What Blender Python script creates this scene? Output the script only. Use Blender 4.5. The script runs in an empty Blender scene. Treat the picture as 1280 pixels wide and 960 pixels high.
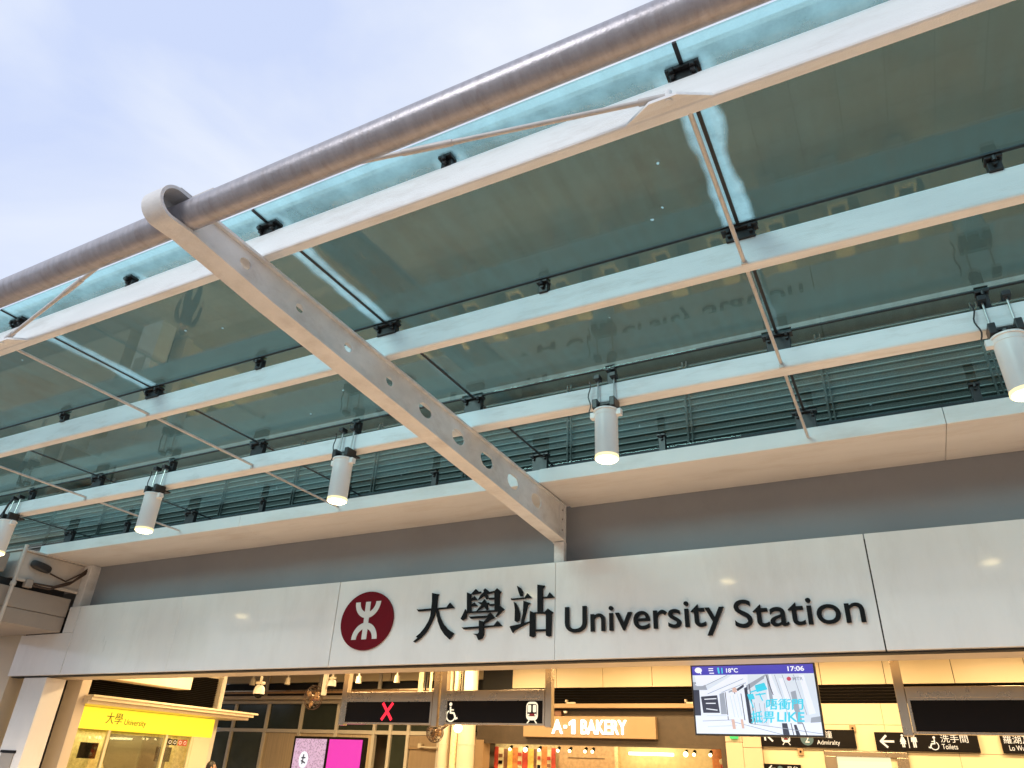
import bpy, bmesh, math, random
from mathutils import Vector, Matrix
R = math.radians
random.seed(7)
scene = bpy.context.scene
C = scene.collection

# ------------------------------------------------------------------ camera
cam_d = bpy.data.cameras.new('camera'); cam = bpy.data.objects.new('camera', cam_d); C.objects.link(cam)
cam_d.sensor_width = 36.0; cam_d.lens = 25.17; cam_d.clip_end = 3000; cam_d.clip_start = 0.05
cr = Vector((0.887044, 0.459946, 0.040032)); cd = Vector((-0.189333, 0.441479, -0.877069)); cf = Vector((-0.421078, 0.770419, 0.478694))
m = Matrix((cr, -cd, -cf)).transposed().to_4x4(); m.translation = (0, -8, 1.65)
cam.matrix_world = m
scene.camera = cam

# ------------------------------------------------------------------ light and exposure
scene.view_settings.view_transform = 'Standard'; scene.view_settings.look = 'None'
scene.view_settings.exposure = 0.10; scene.view_settings.gamma = 1.0; scene.view_settings.use_curve_mapping = False
scene.cycles.use_denoising = True
scene.cycles.max_bounces = 8; scene.cycles.diffuse_bounces = 5; scene.cycles.transparent_max_bounces = 16
scene.cycles.sample_clamp_indirect = 6.0; scene.cycles.caustics_reflective = False; scene.cycles.caustics_refractive = False
SUN_EL, SUN_AZ = 24.0, 200.0            # azimuth: clockwise from +Y, the sun stands behind the camera
w = bpy.data.worlds.new('World'); scene.world = w; w.use_nodes = True
nt = w.node_tree; nt.nodes.clear()
def wn(t, **k):
    n = nt.nodes.new(t)
    for a, b in k.items(): setattr(n, a, b)
    return n
out = wn('ShaderNodeOutputWorld'); mix = wn('ShaderNodeMixShader')
sky = wn('ShaderNodeTexSky', sky_type='NISHITA', sun_disc=False, sun_elevation=R(SUN_EL), sun_rotation=R(SUN_AZ))
b1 = wn('ShaderNodeBackground'); b1.inputs[1].default_value = 0.12
b2 = wn('ShaderNodeBackground'); b2.inputs[1].default_value = 1.12
tc = wn('ShaderNodeTexCoord'); mp = wn('ShaderNodeMapping'); mp.inputs['Scale'].default_value = (1.0, 1.0, 2.0)
nz = wn('ShaderNodeTexNoise'); nz.inputs['Scale'].default_value = 2.6; nz.inputs['Detail'].default_value = 7; nz.inputs['Roughness'].default_value = 0.5; nz.inputs['Distortion'].default_value = 0.35
rp = wn('ShaderNodeValToRGB')
rp.color_ramp.elements[0].position = 0.36; rp.color_ramp.elements[0].color = (0.58, 0.665, 0.90, 1)
rp.color_ramp.elements[1].position = 0.70; rp.color_ramp.elements[1].color = (0.82, 0.86, 0.93, 1)
e = rp.color_ramp.elements.new(0.5); e.color = (0.69, 0.755, 0.91, 1)
nt.links.new(tc.outputs['Generated'], mp.inputs[0]); nt.links.new(mp.outputs[0], nz.inputs['Vector'])
nt.links.new(nz.outputs[0], rp.inputs[0]); nt.links.new(rp.outputs[0], b2.inputs[0]); nt.links.new(sky.outputs[0], b1.inputs[0])
mix.inputs[0].default_value = 0.88
nt.links.new(b1.outputs[0], mix.inputs[1]); nt.links.new(b2.outputs[0], mix.inputs[2]); nt.links.new(mix.outputs[0], out.inputs[0])
sd = bpy.data.lights.new('sun', 'SUN'); sd.energy = 1.5; sd.angle = R(20); sd.color = (1.0, 0.96, 0.92)
so = bpy.data.objects.new('sun', sd); C.objects.link(so)
sv = Vector((math.sin(R(SUN_AZ)) * math.cos(R(SUN_EL)), math.cos(R(SUN_AZ)) * math.cos(R(SUN_EL)), math.sin(R(SUN_EL))))
so.rotation_euler = sv.to_track_quat('Z', 'Y').to_euler()
WARM = (1.0, 0.69, 0.34)
def hall_lamp(x, y, z, sx, sy, power, color=WARM):
    d = bpy.data.lights.new('hall_lamp', 'AREA'); d.shape = 'RECTANGLE'; d.size = sx; d.size_y = sy; d.energy = power; d.color = color
    o = bpy.data.objects.new('hall_lamp', d); C.objects.link(o); o.location = (x, y, z)
for hx in (-12, -8.5, -5, -1.5, 2.0):
    hall_lamp(hx, 3.0, 3.93, 2.2, 0.5, 165)
    hall_lamp(hx, 6.2, 3.93, 2.2, 0.5, 165)

# ------------------------------------------------------------------ materials
MATS = {}
def newmat(name):
    m = bpy.data.materials.new(name); m.use_nodes = True; MATS[name] = m
    return m, m.node_tree, m.node_tree.nodes['Principled BSDF']
def link(t, a, b): t.links.new(a, b)
def surf(name, col, rough=0.5, metal=0.0, var=0.12, scale=3.0, stretch=(1, 1, 1), bump=0.0, bscale=60, spec=0.5, dirt=None, dirt_scale=1.2, dirt_amt=0.4, coat=0.0):
    m, t, b = newmat(name); n = t.nodes
    tc = n.new('ShaderNodeTexCoord'); mp = n.new('ShaderNodeMapping'); mp.inputs['Scale'].default_value = stretch
    link(t, tc.outputs['Object'], mp.inputs[0])
    nz = n.new('ShaderNodeTexNoise'); nz.inputs['Scale'].default_value = scale; nz.inputs['Detail'].default_value = 6; nz.inputs['Roughness'].default_value = 0.6
    link(t, mp.outputs[0], nz.inputs['Vector'])
    rp = n.new('ShaderNodeValToRGB'); lo = [c * (1 - var) for c in col]; hi = [min(1, c * (1 + var)) for c in col]
    rp.color_ramp.elements[0].position = 0.3; rp.color_ramp.elements[1].position = 0.7
    rp.color_ramp.elements[0].color = (*lo, 1); rp.color_ramp.elements[1].color = (*hi, 1)
    link(t, nz.outputs[0], rp.inputs[0])
    src = rp.outputs[0]
    if dirt:
        n2 = n.new('ShaderNodeTexNoise'); n2.inputs['Scale'].default_value = dirt_scale; n2.inputs['Detail'].default_value = 9; n2.inputs['Roughness'].default_value = 0.7
        link(t, mp.outputs[0], n2.inputs['Vector'])
        r2 = n.new('ShaderNodeValToRGB'); r2.color_ramp.elements[0].position = 0.5; r2.color_ramp.elements[1].position = 0.75
        r2.color_ramp.elements[1].color = (dirt_amt,) * 3 + (1,)
        link(t, n2.outputs[0], r2.inputs[0])
        mx = n.new('ShaderNodeMix'); mx.data_type = 'RGBA'
        link(t, r2.outputs[0], mx.inputs[0]); link(t, src, mx.inputs[6]); mx.inputs[7].default_value = (*dirt, 1)
        src = mx.outputs[2]
    link(t, src, b.inputs['Base Color'])
    b.inputs['Roughness'].default_value = rough; b.inputs['Metallic'].default_value = metal; b.inputs['Specular IOR Level'].default_value = spec
    if coat: b.inputs['Coat Weight'].default_value = coat; b.inputs['Coat Roughness'].default_value = 0.09
    rr = n.new('ShaderNodeMapRange'); rr.inputs[3].default_value = max(0.02, rough - 0.08); rr.inputs[4].default_value = min(1, rough + 0.1)
    link(t, nz.outputs[0], rr.inputs[0]); link(t, rr.outputs[0], b.inputs['Roughness'])
    if bump:
        bz = n.new('ShaderNodeTexNoise'); bz.inputs['Scale'].default_value = bscale; bz.inputs['Detail'].default_value = 4
        link(t, tc.outputs['Object'], bz.inputs['Vector'])
        bp = n.new('ShaderNodeBump'); bp.inputs['Strength'].default_value = bump; bp.inputs['Distance'].default_value = 0.01
        link(t, bz.outputs[0], bp.inputs['Height']); link(t, bp.outputs[0], b.inputs['Normal'])
    return m
def glow(name, col, strength=1.0):
    m, t, b = newmat(name)
    b.inputs['Base Color'].default_value = (*[c * 0.3 for c in col], 1); b.inputs['Emission Color'].default_value = (*col, 1)
    b.inputs['Emission Strength'].default_value = strength; b.inputs['Roughness'].default_value = 0.4
    return m

surf('purlin_paint', (0.80, 0.83, 0.84), 0.45, var=0.05, scale=2.5, stretch=(0.6, 3, 3), bump=0.25, bscale=140, dirt=(0.42, 0.37, 0.32), dirt_scale=3.0, dirt_amt=0.42)
surf('bracket_paint', (0.72, 0.72, 0.715), 0.42, var=0.09, scale=3.5, stretch=(1, 1.2, 2), bump=0.2, bscale=70, dirt=(0.40, 0.36, 0.33), dirt_scale=2.4, dirt_amt=0.55)
surf('gutter_paint', (0.72, 0.71, 0.69), 0.5, var=0.05, scale=1.2, stretch=(0.5, 2, 2), dirt=(0.50, 0.43, 0.36), dirt_scale=1.6, dirt_amt=0.5)
surf('rail_steel', (0.36, 0.355, 0.39), 0.36, metal=0.35, var=0.15, scale=7, stretch=(3.2, 1.0, 1.0), bump=0.15, bscale=45, dirt=(0.19, 0.15, 0.13), dirt_scale=5, dirt_amt=0.5)
surf('rod_steel', (0.56, 0.54, 0.52), 0.45, metal=0.1, var=0.12, scale=12)
surf('fascia_panel', (0.81, 0.81, 0.80), 0.30, var=0.03, scale=1.6, stretch=(1.6, 1, 0.5), bump=0.10, bscale=2.2, coat=0.8, dirt=(0.66, 0.645, 0.62), dirt_scale=1.5, dirt_amt=0.5)
surf('frieze', (0.27, 0.28, 0.30), 0.55, var=0.05, scale=1.0, dirt=(0.21, 0.21, 0.215), dirt_scale=0.8, dirt_amt=0.4)
surf('beige_wall', (0.62, 0.53, 0.40), 0.5, var=0.03, scale=1.0)
surf('cream_panel', (0.76, 0.66, 0.46), 0.35, var=0.03, scale=0.8)
surf('soffit_paint', (0.66, 0.58, 0.48), 0.5, var=0.05, scale=1.2)
surf('side_casing', (0.34, 0.30, 0.265), 0.6, var=0.07, scale=2, dirt=(0.20, 0.17, 0.15), dirt_scale=2, dirt_amt=0.5)
surf('side_panel', (0.60, 0.55, 0.50), 0.55, var=0.06, scale=2, dirt=(0.3, 0.26, 0.22), dirt_scale=3, dirt_amt=0.45)
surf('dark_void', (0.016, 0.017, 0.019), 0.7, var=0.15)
surf('black_metal', (0.022, 0.021, 0.022), 0.4, var=0.2, scale=8)
surf('clamp_metal', (0.03, 0.028, 0.028), 0.35, metal=0.4, var=0.25, scale=14)
surf('bolt', (0.5, 0.48, 0.45), 0.3, metal=0.9, var=0.1)
surf('seal', (0.012, 0.013, 0.015), 0.6, var=0.1)
surf('letter_black', (0.005, 0.005, 0.006), 0.4, var=0.1, spec=0.12)
surf('red_disc', (0.14, 0.001, 0.008), 0.45, var=0.06, spec=0.12)
surf('logo_white', (0.68, 0.67, 0.65), 0.4, var=0.03)
surf('lamp_paint', (0.86, 0.86, 0.85), 0.35, var=0.03)
surf('steel', (0.50, 0.41, 0.30), 0.27, metal=0.92, var=0.012, scale=2)  # stainless; the hall's warm reflection is put into the base colour
surf('sign_black', (0.007, 0.006, 0.006), 0.4, var=0.1, spec=0.12)
surf('mullion', (0.66, 0.62, 0.54), 0.4, var=0.04)
surf('brown_cladding', (0.075, 0.055, 0.038), 0.5, var=0.15, scale=6)
surf('tan_board', (0.38, 0.26, 0.15), 0.5, var=0.05)
surf('louvre_dark', (0.005, 0.004, 0.003), 0.8, var=0.15, spec=0.05)
surf('door_wood', (0.36, 0.27, 0.18), 0.4, var=0.10, scale=2, stretch=(6, 1, 0.6))
surf('pipe_paint', (0.64, 0.58, 0.46), 0.45, var=0.04)
surf('copper', (0.42, 0.26, 0.14), 0.4, metal=0.4, var=0.1)
surf('fan_dark', (0.06, 0.035, 0.025), 0.45, var=0.2)
surf('upper_wall', (0.052, 0.054, 0.036), 0.6, var=0.12, scale=0.4)
surf('added_hill_green', (0.035, 0.045, 0.025), 0.9, var=0.4, scale=0.15)
surf('cloth_dark', (0.03, 0.032, 0.04), 0.8, var=0.2, scale=8)
surf('cloth_blue', (0.06, 0.08, 0.13), 0.8, var=0.2, scale=8)
surf('skin', (0.45, 0.28, 0.19), 0.5, var=0.06)
surf('hair', (0.012, 0.010, 0.009), 0.45, var=0.3, scale=30)
surf('shoe', (0.05, 0.045, 0.04), 0.5, var=0.1)
surf('cladding_rib_lit', (0.22, 0.25, 0.22), 0.5, var=0.08)  # paler than the cladding: light caught on the ribs is put into the colour
surf('cladding', (0.024, 0.030, 0.022), 0.55, var=0.08, scale=1.5, stretch=(0.3, 1, 3))
surf('concrete', (0.33, 0.31, 0.28), 0.8, var=0.08, scale=1.0)
surf('dark_glass', (0.035, 0.045, 0.035), 0.08, var=0.1)
surf('green_glass', (0.075, 0.085, 0.06), 0.12, var=0.1)
surf('white_dome', (0.78, 0.76, 0.70), 0.35, var=0.02)
surf('curtain', (0.60, 0.49, 0.34), 0.7, var=0.16, scale=3, stretch=(7, 1, 0.4))
surf('pattern_board', (0.58, 0.40, 0.24), 0.5, var=0.22, scale=14)
surf('yellow_board', (0.62, 0.50, 0.28), 0.5, var=0.14, scale=10)
surf('blind_dark', (0.10, 0.085, 0.065), 0.6, var=0.2, scale=4, stretch=(1, 1, 12))
for nm, c in (('strip_red', (0.45, 0.05, 0.03)), ('strip_cream', (0.75, 0.66, 0.42)), ('strip_yellow', (0.72, 0.50, 0.12)), ('strip_brown', (0.20, 0.09, 0.05)), ('strip_orange', (0.62, 0.22, 0.07))):
    surf(nm, c, 0.5, var=0.25, scale=18)
glow('lamp_lens', (1.0, 0.80, 0.40), 20.0)
glow('lamp_bloom', (1.0, 0.82, 0.42), 1.25)  # bloom of the lit lens, put into a glowing ring
glow('red_light', (1.0, 0.02, 0.05), 1.3)
glow('pict_white', (1.0, 0.90, 0.66), 0.95)
glow('sign_white', (1.0, 0.93, 0.76), 0.72)
glow('train_red', (0.35, 0.02, 0.02), 0.5)
glow('line_green', (0.12, 0.20, 0.18), 0.6)
glow('shop_white', (1.0, 0.97, 0.86), 2.6)
glow('booth_yellow', (1.0, 0.72, 0.03), 1.15)
glow('booth_ink', (0.16, 0.11, 0.0), 0.6)
glow('tube_light', (1.0, 0.88, 0.45), 7.0)
glow('bulb_white', (1.0, 0.93, 0.80), 6.0)
glow('spot_bulb', (1.0, 0.78, 0.36), 7.0)
glow('door_glow', (1.0, 0.90, 0.55), 0.9)
glow('exit_green', (0.05, 0.62, 0.16), 1.0)
glow('tv_white', (0.80, 0.88, 1.0), 0.85)
glow('tv_pale', (0.66, 0.76, 0.88), 0.85)
glow('tv_grey', (0.36, 0.42, 0.52), 0.75)
glow('tv_dark', (0.05, 0.06, 0.10), 0.7)
glow('tv_blue', (0.055, 0.055, 0.42), 1.0)
glow('tv_cyan', (0.05, 0.55, 0.72), 1.0)
glow('tv_skin', (0.72, 0.50, 0.44), 0.8)
glow('tv_red', (0.55, 0.08, 0.14), 0.8)
glow('ad_magenta', (0.62, 0.03, 0.40), 1.0)

def ad_pattern():
    m, t, b = newmat('ad_floral'); n = t.nodes
    tc = n.new('ShaderNodeTexCoord'); v = n.new('ShaderNodeTexVoronoi'); v.inputs['Scale'].default_value = 24
    rp = n.new('ShaderNodeValToRGB'); rp.color_ramp.elements[0].color = (0.16, 0.05, 0.16, 1); rp.color_ramp.elements[1].color = (0.66, 0.42, 0.62, 1)
    rp.color_ramp.elements[1].position = 0.55
    link(t, tc.outputs['Object'], v.inputs['Vector']); link(t, v.outputs['Distance'], rp.inputs[0])
    link(t, rp.outputs[0], b.inputs['Emission Color']); b.inputs['Emission Strength'].default_value = 0.9
    b.inputs['Base Color'].default_value = (0.1, 0.1, 0.1, 1)
ad_pattern()

def paving(name, base, joint, size, rough):
    m, t, b = newmat(name); n = t.nodes
    tc = n.new('ShaderNodeTexCoord'); br = n.new('ShaderNodeTexBrick')
    br.inputs['Scale'].default_value = 1.0; br.inputs['Brick Width'].default_value = size; br.inputs['Row Height'].default_value = size; br.inputs['Mortar Size'].default_value = 0.008
    br.offset = 0.0; br.inputs['Color1'].default_value = (*base, 1); br.inputs['Color2'].default_value = (*[c * 0.84 for c in base], 1); br.inputs['Mortar'].default_value = (*joint, 1)
    link(t, tc.outputs['Object'], br.inputs['Vector'])
    nz = n.new('ShaderNodeTexNoise'); nz.inputs['Scale'].default_value = 1.5; nz.inputs['Detail'].default_value = 8; link(t, tc.outputs['Object'], nz.inputs['Vector'])
    mr = n.new('ShaderNodeMapRange'); mr.inputs[3].default_value = 0.75; mr.inputs[4].default_value = 1.2; link(t, nz.outputs[0], mr.inputs[0])
    mx = n.new('ShaderNodeMix'); mx.data_type = 'RGBA'; mx.blend_type = 'MULTIPLY'; mx.inputs[0].default_value = 1.0
    link(t, br.outputs['Color'], mx.inputs[6]); link(t, mr.outputs[0], mx.inputs[7]); link(t, mx.outputs[2], b.inputs['Base Color'])
    b.inputs['Roughness'].default_value = rough
paving('plaza_paving', (0.40, 0.35, 0.305), (0.14, 0.12, 0.10), 0.6, 0.75)
paving('hall_tiles', (0.30, 0.255, 0.20), (0.12, 0.10, 0.085), 0.6, 0.25)

def glass_mat(name, film, edge, x_half, y_lo=None, y_fade=0.3, halos=(), resid=0.6):
    """tinted pane with a thin film of grime; pale translucent residue has gathered along the joints, the outer edge and round the clamps (object space, metres)"""
    m, t, b = newmat(name); n = t.nodes; n.remove(b)
    def mth(op, a, c=None, clamp=False):
        k = n.new('ShaderNodeMath'); k.operation = op; k.use_clamp = clamp
        for i, v in enumerate((a, c)):
            if v is None: continue
            if isinstance(v, (int, float)): k.inputs[i].default_value = v
            else: link(t, v, k.inputs[i])
        return k.outputs[0]
    tc = n.new('ShaderNodeTexCoord'); sp = n.new('ShaderNodeSeparateXYZ'); link(t, tc.outputs['Object'], sp.inputs[0])
    ge = n.new('ShaderNodeNewGeometry')
    x, y = sp.outputs[0], sp.outputs[1]
    nz = n.new('ShaderNodeTexNoise'); nz.inputs['Scale'].default_value = 2.2; nz.inputs['Detail'].default_value = 2; link(t, ge.outputs['Position'], nz.inputs['Vector'])
    wob = mth('MULTIPLY', mth('SUBTRACT', nz.outputs[0], 0.5), 0.14)
    d = mth('SUBTRACT', x_half, mth('ABSOLUTE', x))
    d = mth('ADD', d, wob)
    for hx, hy, hr in halos:
        dx = mth('SUBTRACT', x, hx); dy = mth('SUBTRACT', y, hy)
        rr = mth('SQRT', mth('ADD', mth('MULTIPLY', dx, dx), mth('MULTIPLY', dy, dy)))
        d = mth('MINIMUM', d, mth('SUBTRACT', rr, hr - edge))
    s = mth('DIVIDE', mth('SUBTRACT', d, edge * 0.7), edge * 0.6, True)
    if y_lo is not None:
        fy = mth('DIVIDE', mth('ADD', mth('SUBTRACT', y, y_lo), mth('MULTIPLY', wob, 0.4)), y_fade, True)
        s = mth('MULTIPLY', s, fy)
    n3 = n.new('ShaderNodeTexNoise'); n3.inputs['Scale'].default_value = 7; n3.inputs['Detail'].default_value = 8; mp3 = n.new('ShaderNodeMapping'); mp3.inputs['Scale'].default_value = (1.6, 0.22, 1); link(t, ge.outputs['Position'], mp3.inputs[0]); link(t, mp3.outputs[0], n3.inputs['Vector'])
    mr = n.new('ShaderNodeMapRange'); mr.inputs[1].default_value = 0.3; mr.inputs[2].default_value = 0.7; mr.inputs[3].default_value = film * 0.15; mr.inputs[4].default_value = min(1, film * 2.4)
    link(t, n3.outputs[0], mr.inputs[0])
    tr = n.new('ShaderNodeBsdfTransparent'); tr.inputs[0].default_value = (0.74, 0.95, 0.955, 1)
    tl = n.new('ShaderNodeBsdfTranslucent'); tl.inputs[0].default_value = (0.72, 0.95, 0.96, 1)
    df = n.new('ShaderNodeBsdfDiffuse'); df.inputs[0].default_value = (0.17, 0.155, 0.115, 1)
    oi = n.new('ShaderNodeObjectInfo'); n6 = n.new('ShaderNodeTexNoise'); n6.inputs['Scale'].default_value = 1.1; n6.inputs['Detail'].default_value = 7; n6.inputs['Roughness'].default_value = 0.7; link(t, ge.outputs['Position'], n6.inputs['Vector'])
    patch = mth('MULTIPLY', mth('DIVIDE', mth('SUBTRACT', n6.outputs[0], 0.5), 0.18, True), film * 2.6)
    fm = mth('MULTIPLY', mth('ADD', mr.outputs[0], patch), mth('ADD', 0.5, mth('MULTIPLY', oi.outputs['Random'], 1.1)), True)
    m0 = n.new('ShaderNodeMixShader'); link(t, fm, m0.inputs[0]); link(t, tr.outputs[0], m0.inputs[1]); link(t, df.outputs[0], m0.inputs[2])
    n4 = n.new('ShaderNodeTexNoise'); n4.inputs['Scale'].default_value = 5; n4.inputs['Detail'].default_value = 8; n4.inputs['Roughness'].default_value = 0.65; link(t, ge.outputs['Position'], n4.inputs['Vector'])
    mr4 = n.new('ShaderNodeMapRange'); mr4.inputs[1].default_value = 0.3; mr4.inputs[2].default_value = 0.7; mr4.inputs[3].default_value = resid * 0.55; mr4.inputs[4].default_value = min(1, resid * 1.3)
    link(t, n4.outputs[0], mr4.inputs[0])
    inv = mth('MULTIPLY', mth('SUBTRACT', 1.0, s, True), mr4.outputs[0])
    vo = n.new('ShaderNodeTexVoronoi'); vo.inputs['Scale'].default_value = 2.1; link(t, ge.outputs['Position'], vo.inputs['Vector'])
    n5 = n.new('ShaderNodeTexNoise'); n5.inputs['Scale'].default_value = 45; link(t, ge.outputs['Position'], n5.inputs['Vector'])
    spk = mth('LESS_THAN', mth('ADD', vo.outputs['Distance'], mth('MULTIPLY', n5.outputs[0], 0.05)), 0.047)
    inv = mth('MAXIMUM', inv, mth('MULTIPLY', spk, 0.7))
    m1 = n.new('ShaderNodeMixShader'); link(t, inv, m1.inputs[0]); link(t, m0.outputs[0], m1.inputs[1]); link(t, tl.outputs[0], m1.inputs[2])
    gl = n.new('ShaderNodeBsdfGlossy'); gl.inputs['Roughness'].default_value = 0.012; gl.inputs[0].default_value = (0.95, 1, 0.95, 1)
    lw = n.new('ShaderNodeLayerWeight'); lw.inputs[0].default_value = 0.5
    f = mth('ADD', mth('MULTIPLY', mth('POWER', lw.outputs['Facing'], 4.0), 0.42), 0.026, True)
    m2 = n.new('ShaderNodeMixShader'); link(t, f, m2.inputs[0]); link(t, m1.outputs[0], m2.inputs[1]); link(t, gl.outputs[0], m2.inputs[2])
    o = [k for k in n if k.type == 'OUTPUT_MATERIAL'][0]; link(t, m2.outputs[0], o.inputs[0])
PW = 3.07 / 2 - 0.0125
glass_mat('glass_outer', 0.05, 0.075, PW, y_lo=-0.75, y_fade=0.34, halos=((-PW, -0.565, 0.15), (PW, -0.565, 0.15), (0, -0.565, 0.11)), resid=0.48)
glass_mat('glass_middle', 0.04, 0.03, PW, resid=0.05)
glass_mat('glass_inner', 0.03, 0.02, PW, resid=0.03)
def clear_glass():
    m, t, b = newmat('booth_glass'); n = t.nodes; n.remove(b)
    tr = n.new('ShaderNodeBsdfTransparent'); tr.inputs[0].default_value = (0.92, 0.93, 0.84, 1)
    gl = n.new('ShaderNodeBsdfGlossy'); gl.inputs['Roughness'].default_value = 0.02
    mx = n.new('ShaderNodeMixShader'); mx.inputs[0].default_value = 0.10
    link(t, tr.outputs[0], mx.inputs[1]); link(t, gl.outputs[0], mx.inputs[2])
    o = [k for k in n if k.type == 'OUTPUT_MATERIAL'][0]; link(t, mx.outputs[0], o.inputs[0])
clear_glass()

# ------------------------------------------------------------------ mesh helpers
class MB:
    def __init__(s): s.bm = bmesh.new()
    def box(s, x0, x1, y0, y1, z0, z1, bev=0.0):
        b = bmesh.new(); bmesh.ops.create_cube(b, size=1.0)
        for v in b.verts: v.co = Vector(((x0 + x1) / 2 + v.co.x * (x1 - x0), (y0 + y1) / 2 + v.co.y * (y1 - y0), (z0 + z1) / 2 + v.co.z * (z1 - z0)))
        if bev: bmesh.ops.bevel(b, geom=b.edges[:], offset=bev, segments=2, affect='EDGES', profile=0.5)
        return s.join(b)
    def join(s, b, mat=None):
        if mat is not None: bmesh.ops.transform(b, matrix=mat, verts=b.verts)
        me = bpy.data.meshes.new('tmp'); b.to_mesh(me); b.free(); s.bm.from_mesh(me); bpy.data.meshes.remove(me); return s
    def tube(s, a, b, r, seg=14, r2=None, caps=True):
        a, b = Vector(a), Vector(b); d = b - a
        q = bmesh.new(); bmesh.ops.create_cone(q, cap_ends=caps, segments=seg, radius1=r, radius2=r if r2 is None else r2, depth=d.length)
        return s.join(q, Matrix.Translation((a + b) / 2) @ d.to_track_quat('Z', 'Y').to_matrix().to_4x4())
    def path(s, pts, r, seg=8):
        for a, b in zip(pts, pts[1:]): s.tube(a, b, r, seg)
        for p in pts[1:-1]: s.ball(p, r, seg)
        return s
    def ball(s, c, r, seg=12, sc=(1, 1, 1), half=None):
        q = bmesh.new(); bmesh.ops.create_uvsphere(q, u_segments=seg * 2, v_segments=seg, radius=r)
        if half is not None:
            bmesh.ops.delete(q, geom=[v for v in q.verts if v.co.z * half < -1e-5], context='VERTS')
        return s.join(q, Matrix.Translation(c) @ Matrix.Diagonal((*sc, 1)))
    def prism(s, pts, lo, hi, axis='y'):
        """extrude a 2-D outline: axis y -> (x, z), axis x -> (y, z), axis z -> (x, y)"""
        def P(p, d): return {'y': (p[0], d, p[1]), 'x': (d, p[0], p[1]), 'z': (p[0], p[1], d)}[axis]
        b = bmesh.new()
        A = [b.verts.new(P(p, lo)) for p in pts]; B = [b.verts.new(P(p, hi)) for p in pts]; k = len(pts)
        b.faces.new(A); b.faces.new(B[::-1])
        for i in range(k): b.faces.new((A[i], B[i], B[(i + 1) % k], A[(i + 1) % k]))
        bmesh.ops.recalc_face_normals(b, faces=b.faces)
        bmesh.ops.triangulate(b, faces=[f for f in b.faces if len(f.verts) > 4])
        return s.join(b)
    def ring(s, c, rx, rz, wd, y0, y1, a0=0, a1=360, seg=32, axis='y'):
        """flat ring (or arc) of width wd"""
        n = max(4, int(seg * abs(a1 - a0) / 360)); th = [R(a0 + (a1 - a0) * i / n) for i in range(n + 1)]
        for i in range(n):
            p = []
            for k, t in ((0, th[i]), (0, th[i + 1]), (1, th[i + 1]), (1, th[i])):
                ww = wd * k; p.append((c[0] + (rx - ww) * math.cos(t), c[1] + (rz - ww) * math.sin(t)))
            s.prism(p, y0, y1, axis)
        return s
    def stroke(s, pts, wd, y0, y1, axis='y'):
        for (a, b) in zip(pts, pts[1:]):
            d = Vector((b[0] - a[0], b[1] - a[1])); l = d.length; d /= l; nn = Vector((-d.y, d.x)) * wd / 2; ex = d * wd * 0.25
            a2, b2 = Vector(a) - ex, Vector(b) + ex
            s.prism([a2 + nn, b2 + nn, b2 - nn, a2 - nn], y0, y1, axis)
        return s
    def build(s, name, mat, parent=None, smooth=False, origin=None):
        me = bpy.data.meshes.new(name)
        if origin is not None: bmesh.ops.translate(s.bm, verts=s.bm.verts, vec=-Vector(origin))
        bmesh.ops.recalc_face_normals(s.bm, faces=s.bm.faces)
        s.bm.to_mesh(me); s.bm.free()
        me.materials.append(MATS[mat])
        if smooth:
            for p in me.polygons: p.use_smooth = True
            me.set_sharp_from_angle(angle=R(40))
        o = bpy.data.objects.new(name, me); C.objects.link(o)
        if parent is not None:
            o.parent = parent
            off = Vector((0, 0, 0)); p = parent
            while p is not None: off += p.location; p = p.parent
            if origin is not None: o.location = Vector(origin) - off
            else:
                me.transform(Matrix.Translation(-off))
        elif origin is not None: o.location = origin
        return o
def box(name, mat, parent, *a, **k):
    return MB().box(*a, **k).build(name, mat, parent)
def thing(name, label, cat, loc=(0, 0, 0), group=None):
    o = bpy.data.objects.new(name, None); C.objects.link(o); o.location = loc; o.empty_display_size = 0.1
    return tag(o, label, cat, group)
def tag(o, label, cat, group=None):
    o['label'] = label; o['category'] = cat
    if group: o['group'] = group
    return o
def struct(o): o['kind'] = 'structure'; return o
def copy_tree(o, parent=None):
    c = o.copy(); C.objects.link(c)
    if parent is not None: c.parent = parent
    for ch in list(o.children): copy_tree(ch, c)
    return c
def text(name, body, x, z, y, wd, ht, mat, parent, depth=0.004, bold=0.0, facing='front', shear=0.0, origin_y=None):
    """lettering fitted into a width x height box whose lower left corner is (x, z); its face lies depth before y"""
    cu = bpy.data.curves.new(name, 'FONT'); cu.body = body; cu.size = 1.0; cu.offset = bold; cu.extrude = 0.5; cu.shear = shear; cu.resolution_u = 6
    t = bpy.data.objects.new(name, cu); C.objects.link(t)
    bpy.context.view_layer.update()
    me = bpy.data.meshes.new_from_object(t.evaluated_get(bpy.context.evaluated_depsgraph_get()))
    bpy.data.objects.remove(t); bpy.data.curves.remove(cu)
    xs = [v.co.x for v in me.vertices]; ys = [v.co.y for v in me.vertices]
    sx = wd / (max(xs) - min(xs)); sy = ht / (max(ys) - min(ys)); x0, y0 = min(xs), min(ys)
    for v in me.vertices:
        a, b, c = (v.co.x - x0) * sx, (v.co.y - y0) * sy, (v.co.z + 0.5) * depth
        v.co = (x + a, y - c, z + b) if facing == 'front' else (y + c, x + a, z + b)
    me.name = name; me.materials.clear(); me.materials.append(MATS[mat])
    o = bpy.data.objects.new(name, me); C.objects.link(o)
    if parent is not None:
        o.parent = parent; off = Vector((0, 0, 0)); p = parent
        while p is not None: off += p.location; p = p.parent
        me.transform(Matrix.Translation(-off))
    return o
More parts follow.
